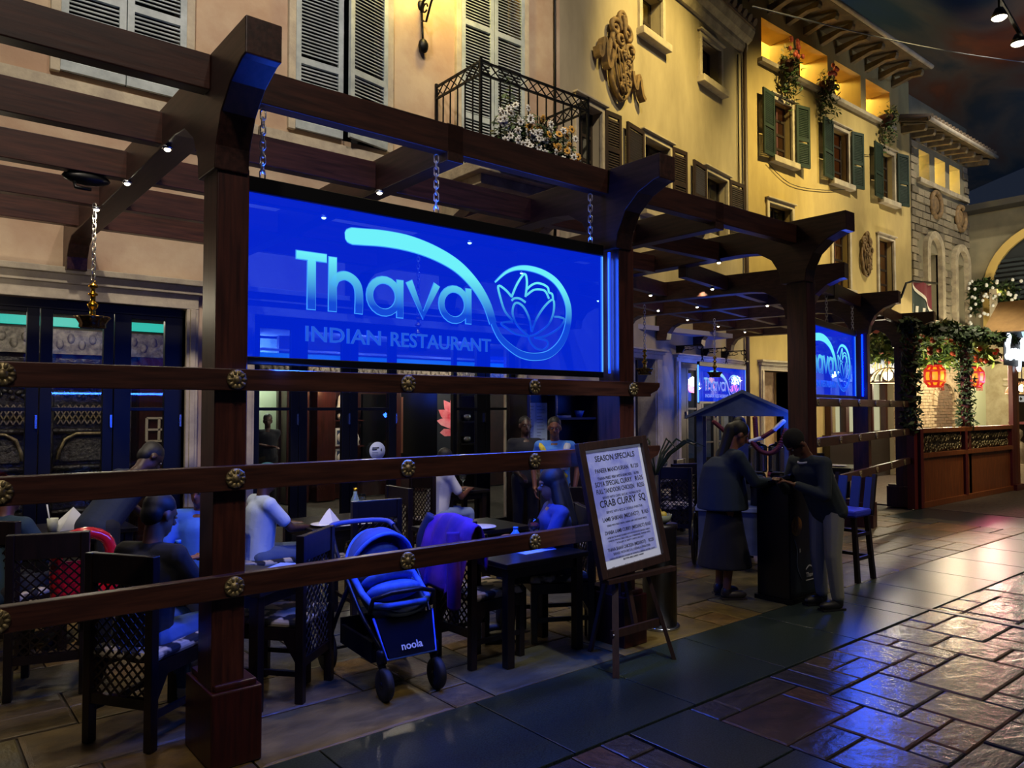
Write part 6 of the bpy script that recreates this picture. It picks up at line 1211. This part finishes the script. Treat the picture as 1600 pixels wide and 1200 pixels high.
w = CM @ Vector((1.0, -.12, 1.62)); cl = thing('cart_lamp', 'small blue light on the right corner of the cart roof', 'lamp', w); MB().ell(w, .03, 10, 8).build('bulb', glow('cart_bulb', '7aa0ff', 9), cl); w2 = CM @ Vector((.94, -.02, 1.1)); MB().bar(w2, (w2.x, w2.y, 1.58), .012).build('light_strip', LED, cl); MB().bar(w, (w2.x, w2.y, 1.56), .01).build('bracket', IRON, cl); point('cart_blue', (w.x-.1, w.y-.06, w.z-.06), 6, BLU, .04)
w = CM @ Vector((.2, .3, .655)); tag(MB().box(w.x-.12, w.x+.12, w.y-.1, w.y+.1, .655, .95, CA).build('serving_tray', mat('tray_blue', '31408c', .3)), 'blue lit box on the counter of the food cart', 'box')
# ---------------------------------------------------------------- people
DG = bpy.context.evaluated_depsgraph_get
def fuse(q, vox, smooth=3):
    """union of overlapping closed volumes into one continuous surface"""
    me = bpy.data.meshes.new('tmp'); me.from_pydata(q.v, [], q.f)
    bm = bmesh.new(); bm.from_mesh(me); bmesh.ops.recalc_face_normals(bm, faces=bm.faces); bm.to_mesh(me); bm.free()
    o = bpy.data.objects.new('tmp', me); COL.objects.link(o)
    r = o.modifiers.new('r', 'REMESH'); r.mode = 'VOXEL'; r.voxel_size = vox; r.use_smooth_shade = True
    s = o.modifiers.new('s', 'SMOOTH'); s.factor = .5; s.iterations = smooth
    bpy.context.view_layer.update(); out = bpy.data.meshes.new_from_object(o.evaluated_get(DG())); bpy.data.objects.remove(o); bpy.data.meshes.remove(me); return out
def cone(q, a, b, ra, rb, n=10):
    q.tube([a, b], [ra, rb], n); q.ell(a, ra, n, 7); q.ell(b, rb, n, 7); return q
def ik(a, t, l1, l2, pole):
    d = t-a; L = min(d.length, (l1+l2)*.995); u = d.normalized(); x = (l1*l1-l2*l2+L*L)/(2*L); h = math.sqrt(max(0, l1*l1-x*x)); p = pole-u*pole.dot(u)
    p = p.normalized() if p.length > 1e-5 else u.orthogonal(); return a+u*x+p*h, a+u*L
def hand(q, w, d, n, side, curl=.5):
    d = d.normalized(); n = (n-d*n.dot(d)); n = n.normalized() if n.length > 1e-4 else d.orthogonal().normalized(); s = d.cross(n).normalized()*side
    R = Matrix((s, d, n)).transposed(); q.ell(w+d*.05, (.041, .052, .016), 12, 8, R); q.tube([w-d*.03, w+d*.02], [.026, .030], 10)
    for k, (o, L) in enumerate(((-.030, .062), (-.010, .074), (.010, .078), (.030, .070))):
        b = w+d*.092+s*o; c1 = d*cos(curl*.6)-n*sin(curl*.6); c2 = d*cos(curl*1.7)-n*sin(curl*1.7); m = b+c1*L*.55; q.tube([b-d*.02, b, m, m+c2*L*.5], [.0095, .0092, .0085, .007], 7); q.ell(m+c2*L*.5, .0072, 6, 5)
    t0 = w+d*.03+s*.034; t1 = t0+(d*.55+s*.75-n*.25).normalized()*.035; q.tube([w+d*.015+s*.02, t0, t1, t1+(d*.85+s*.25-n*.4).normalized()*.032], [.014, .013, .0105, .008], 8); q.ell(t1+(d*.85+s*.25-n*.4).normalized()*.032, .008, 6, 5)
SK = {'dark': mat('skin_dark', '3a2219', .5), 'brown': mat('skin_brown', '7a4c36', .5), 'mid': mat('skin_mid', '5a3626', .5)}
HAIRM = mat('hair_black', '0b0a0c', .6); EYEW = mat('eye_white', '6e6a66', .6); LIPM = {}
def person(label, x, y, fx, fy, skin='brown', top='14161c', bottom='1a1d26', sit=0, lean=0, headp=0, heady=0, arms=None, sleeves='short', hair='short', s=.92, z=0, collar=None, vox=.013, skirt=None, shoes='0c0c0e', tuck=0, knees=None, poncho=False, jacketlen=.04, girth=1.0, seat_h=None):
    an = math.atan2(fy, fx)-pi/2; t = thing('person', label, 'person', (x, y, z), an); t.scale = (s, s, s)
    V = Vector; SM = SK[skin]
    pz = (.55 if sit else .93); pel = V((0, 0, pz)); RL = Matrix.Rotation(-radians(lean), 3, 'X')
    up = lambda v: pel + RL @ V(v)
    RH = RL @ Matrix.Rotation(-radians(headp), 3, 'X'); nb = up((0, -.01, .50)); RH2 = Matrix.Rotation(-radians(lean+headp), 3, 'X') @ Matrix.Rotation(radians(heady), 3, 'Z')
    hc = nb + Matrix.Rotation(-radians(lean+headp*.6), 3, 'X') @ V((0, .015, .165)); H = lambda a, b, c: hc + RH2 @ V((a, b, c))
    sh = {i: up((i*.175*girth, -.01, .44)) for i in (-1, 1)}; hip = {i: pel + V((i*.095, 0, -.02)) for i in (-1, 1)}
    kn, ank = {}, {}
    for i in (-1, 1):
        if sit: kn[i] = V((i*.11, .42, .52)); ank[i] = V((i*.11, .44-tuck, .09))
        else: kn[i] = V((i*.10, .02, .49)); ank[i] = V((i*.105, -.02, .09))
    if knees:
        for i in (-1, 1): kn[i] += V(knees[0 if i < 0 else 1]); ank[i] += V(knees[2 if i < 0 else 3])
    el, wr, hd = {}, {}, {}
    for i in (-1, 1):
        tg = (arms or {}).get(i, (i*.24, .05 if not sit else .28, pz-.06 if not sit else pz+.10)); pole = V((i*.6, -.7, -.5))
        el[i], wr[i] = ik(sh[i], V(tg), .285, .25, pole); hd[i] = (wr[i]-el[i]).normalized()
    # body: one continuous surface
    q = MB(); q.ell(H(0, -.012, .035), (.076, .096, .088), 16, 12, RH2); q.ell(H(0, .022, -.045), (.058, .066, .074), 14, 10, RH2); q.ell(H(0, .05, -.095), (.034, .03, .024), 10, 7, RH2)
    q.tube([H(0, .085, .012), H(0, .108, -.022), H(0, .10, -.036)], [.010, .016, .012], 8); q.ell(H(0, .078, .028), (.05, .02, .012), 10, 6, RH2); q.ell(H(0, .083, -.066), (.026, .014, .010), 8, 6, RH2); q.ell(H(0, .080, -.078), (.022, .013, .008), 8, 6, RH2)
    for i in (-1, 1): q.ell(H(i*.079, -.008, -.012), (.012, .022, .034), 8, 6, RH2)
    cone(q, nb-V((0, 0, .03)), H(0, -.02, -.06), .058, .053)
    cone(q, up((0, 0, .38)), nb, .066, .056)
    for i in (-1, 1):
        cone(q, sh[i], el[i], .048, .040); cone(q, el[i], wr[i], .040, .028)
        cone(q, hip[i], kn[i], .080, .055); cone(q, kn[i], ank[i], .055, .038)
    for a in range(8): f = a/7; q.ell(up((0, 0, .04+.34*f)), ((.138+.012*f)*girth, .10, .13), 14, 8, RL)
    q.ell(pel, (.15*girth, .11, .12), 14, 8)
    body = fuse(q, vox); h = MB()
    for i in (-1, 1): hand(h, wr[i], hd[i], V((0, 0, 1)) if abs(hd[i].z) < .8 else V((i, 0, 0)), -i if False else i*-1, .55)
    hm = fuse(h, .006, 2); bm = bmesh.new(); bm.from_mesh(body); bm.from_mesh(hm); bm.to_mesh(body); bm.free()
    for p in body.polygons: p.use_smooth = True
    body.materials.clear(); body.materials.append(SM); link('body', body, t, False)
    # eyes
    for i in (-1, 1):
        e = MB(); e.ell(H(i*.030, .083, .008), (.013, .008, .008), 8, 6, RH2); e.cur = 1; e.ell(H(i*.030, .090, .008), (.0055, .003, .0055), 8, 6, RH2); e.build('eye', [EYEW, HAIRM], t, False)
    # hair
    q = MB()
    if hair == 'short': q.ell(H(0, -.024, .050), (.083, .098, .086), 16, 12, RH2); q.ell(H(0, -.055, .0), (.076, .062, .08), 14, 10, RH2)
    elif hair == 'long':
        q.ell(H(0, -.022, .046), (.092, .108, .096), 16, 12, RH2); cone(q, H(0, -.05, 0), up((0, -.10, .30)), .092, .10); cone(q, H(-.05, -.03, 0), up((-.10, -.05, .34)), .05, .05); cone(q, H(.05, -.03, 0), up((.10, -.05, .34)), .05, .05)
    elif hair == 'bun': q.ell(H(0, -.024, .044), (.086, .102, .09), 16, 12, RH2); q.ell(H(0, -.10, .0), (.06, .06, .07), 12, 8, RH2); cone(q, H(0, -.09, -.02), up((0, -.10, .36)), .06, .05)
    elif hair in ('cap', 'beanie'): q.ell(H(0, -.014, .050), (.086, .104, .088 if hair == 'cap' else .10), 16, 12, RH2)
    hmesh = fuse(q, .010, 2); hmesh.materials.clear(); hmesh.materials.append({'cap': mat('cap_teal', '16555e', .8), 'beanie': mat('beanie_black', '0a0b0e', .9)}.get(hair, HAIRM))
    for p in hmesh.polygons: p.use_smooth = True
    link('cap' if hair in ('cap', 'beanie') else 'hair', hmesh, t, False)
    # top
    q = MB(); k = .019
    for a in range(13):
        f = a/12; zz = -jacketlen+(.36+jacketlen)*f; b = .160-.012*sin(pi*f)+.01*f; q.ell(up((0, 0, zz)), ((b+k)*girth, .116*(.5+.5*girth)+k, .12), 16, 10, RL)
    if poncho: q.lathe([(0, -.02), (.245, .0), (.235, .14), (.215, .30), (.18, .42), (.10, .50), (0, .51)], tuple(up((0, .0, -.08))), 20)
    cone(q, up((0, 0, .40)), nb-V((0, 0, .035)), .09, .072)
    for i in (-1, 1):
        cone(q, sh[i], up((i*.07, -.005, .425)), .070, .088)
        if sleeves == 'long': cone(q, sh[i], el[i], .066, .055); cone(q, el[i], wr[i]-hd[i]*.015, .055, .042)
        else: cone(q, sh[i], sh[i].lerp(el[i], .68), .064, .060)
    if skirt is not None: pass
    m = fuse(q, vox, 4); m.materials.clear(); m.materials.append(mat('cloth_'+top, top, .85, bump=.25, bscale=9))
    for p in m.polygons: p.use_smooth = True
    tp = link('jacket' if sleeves == 'long' else 'shirt', m, t, False)
    if collar: MB().tube([nb-V((0, 0, .035))+Matrix.Rotation(-radians(lean), 3, 'X') @ V((.078*cos(a), .078*sin(a), .012*sin(a))) for a in [2*pi*j/16 for j in range(16)]], .010, 6, True).build('collar', mat('cloth_'+collar, collar, .8), t, False)
    if collar and sleeves == 'short':
        for i in (-1, 1):
            c = sh[i].lerp(el[i], .70); ax = (el[i]-sh[i]).normalized(); u = ax.orthogonal().normalized(); v = ax.cross(u); MB().tube([c+(u*cos(a)+v*sin(a))*.062 for a in [2*pi*j/14 for j in range(14)]], .006, 5, True).build('cuff_trim', mat('cloth_'+collar, collar, .8), t, False)
    # bottoms
    q = MB()
    if skirt:
        q.lathe([(.0, .30), (.26, .30), (.25, .36), (.20, .6), (.16, .85), (.14, .98), (0, .99)], (0, 0, 0), 22)
    else:
        q.ell(pel, (.162*girth, .122, .125), 16, 10)
        for i in (-1, 1): cone(q, hip[i], kn[i], .098, .074); cone(q, kn[i], ank[i]+V((0, 0, .03)), .074, .058)
    m = fuse(q, vox, 3); m.materials.clear(); m.materials.append(mat('cloth_'+bottom, bottom, .85, bump=.25, bscale=9))
    for p in m.polygons: p.use_smooth = True
    link('skirt' if skirt else 'trousers', m, t, False)
    for i in (-1, 1):
        q = MB(); a = ank[i]; q.ell((a.x, a.y+.07, .045), (.048, .13, .045), 12, 8); q.ell((a.x, a.y, .07), (.045, .055, .06), 10, 8); q.box(a.x-.045, a.x+.045, a.y-.055, a.y+.185, 0, .02); q.build('shoe', mat('shoe_'+shoes, shoes, .5), t, False)
    return t, up, H
person('man in a black shirt and jeans seated back to us in the left chair', 1.03, 4.285, .83, .55, 'brown', '0e1017', '3c5f9c', sit=1, lean=8, headp=14, heady=-12, arms={-1: (-.14, .42, .74), 1: (.15, .42, .74)}, vox=.010, shoes='b8bcc4')
person('waiter in a dark shirt with white trim leaning over the left table', 1.15, 6.05, .55, .25, 'dark', '152238', '101218', lean=42, headp=8, heady=-18, arms={-1: (-.2, .62, .86), 1: (.16, .55, .86)}, collar='c8ccd8', vox=.012)
person('person in a light blue shirt half hidden behind the big post', 1.72, 5.55, -.6, -.8, 'brown', '3f74d8', '20263a', sit=1, lean=6, headp=10, arms={-1: (-.12, .4, .76), 1: (.14, .4, .76)}, vox=.014)
person('person in a dark leather jacket at the far left edge', .52, 5.98, .75, .65, 'mid', '17303c', '121419', sit=1, lean=12, headp=8, sleeves='long', arms={-1: (-.14, .42, .78), 1: (.16, .42, .78)}, vox=.014)
person('man in a white shirt and teal cap seated beyond the big post', 2.30, 6.05, 1, .0, 'dark', 'a9b8cc', '4a5a78', sit=1, lean=6, headp=10, hair='cap', arms={-1: (-.12, .45, .75), 1: (.12, .45, .75)}, vox=.014)
person('man with folded arms standing in the bright inner doorway', 4.95, 12.6, -.4, -.9, 'dark', '10131c', '10131c', arms={-1: (.10, .22, 1.16), 1: (-.10, .24, 1.12)}, vox=.016)
person('man in a white shirt and pale jeans seated by the open doorway', 4.75, 7.12, 1, .05, 'mid', 'b4b6bc', '7f93b4', sit=1, lean=10, headp=10, arms={-1: (-.10, .42, .80), 1: (.10, .42, .80)}, vox=.014, shoes='c8c8c8')
person('tall man in a black shirt standing by the service cabinet', 5.92, 6.95, -.45, -.9, 'dark', '10131e', '0e1016', arms={-1: (-.12, .2, .98), 1: (.12, .2, .98)}, vox=.014)
t_, up_, H_ = person('man in a blue and white shirt with a yellow sash standing behind the easel', 5.72, 6.2, -.75, -.65, 'brown', '4a86dc', '141a2c', headp=6, heady=6, lean=4, vox=.013, girth=1.08)
MB().tube([up_((.17, .02, .46)), up_((.10, .15, .36)), up_((-.02, .165, .22)), up_((-.14, .10, .08))], .035, 8).build('sash', mat('sash_yellow', 'c9b93a', .8), t_, False); MB().tube([up_((-.16, .03, .46)), up_((-.13, .14, .34)), up_((-.13, .14, .18))], .045, 8).build('shirt_panel', mat('cloth_white', 'c0c6d4', .8), t_, False)
person('woman with long dark hair in a blue top seated behind the lower rail', 3.86, 4.15, -.88, .47, 'brown', '1b3072', '0f1118', sit=1, lean=4, headp=6, hair='long', sleeves='long', arms={-1: (-.12, .36, .80), 1: (.12, .36, .76)}, vox=.011)
person('woman in a dark poncho and black skirt standing left of the lectern', 5.76, 4.02, .82, -.57, 'brown', '1c2c3c', '0b0c10', lean=10, headp=22, hair='bun', sleeves='long', arms={-1: (-.02, .40, 1.13), 1: (.12, .44, 1.12)}, skirt=True, poncho=True, vox=.011, girth=1.2, jacketlen=.0, shoes='2a2420')
person('man in a dark jumper and black beanie bending over the black lectern', 6.14, 3.26, -.92, .38, 'mid', '202c34', '8a8b80', lean=26, headp=22, hair='beanie', sleeves='long', arms={-1: (-.12, .42, 1.14), 1: (.06, .46, 1.16)}, collar='c8ccd4', vox=.010, girth=1.14, jacketlen=.05, shoes='1a1c20')
person('cook in white behind the food cart pots', 7.55, 5.05, -.8, -.55, 'brown', 'b8c0d0', '20242c', headp=12, lean=6, vox=.015)
person('person in a white shirt seated with his back to us beyond the stool', 10.35, 6.0, .9, .4, 'mid', 'a8c0e4', '1a1d26', sit=1, lean=14, headp=4, vox=.016); person('dark haired person in a red patterned top seated left of the white shirt', 9.75, 5.75, .3, .95, 'brown', '7a2c38', '1a1d26', sit=1, lean=8, hair='bun', vox=.016)
chair(10.15, 5.92, .9, .4, 'lattice-backed chair under the person in the white shirt beyond the stool'); chair(9.7, 5.56, .3, .95, 'lattice-backed chair under the person in the red patterned top'); chair(1.84, 5.72, -.6, -.8, 'lattice-backed chair under the person in light blue behind the big post')
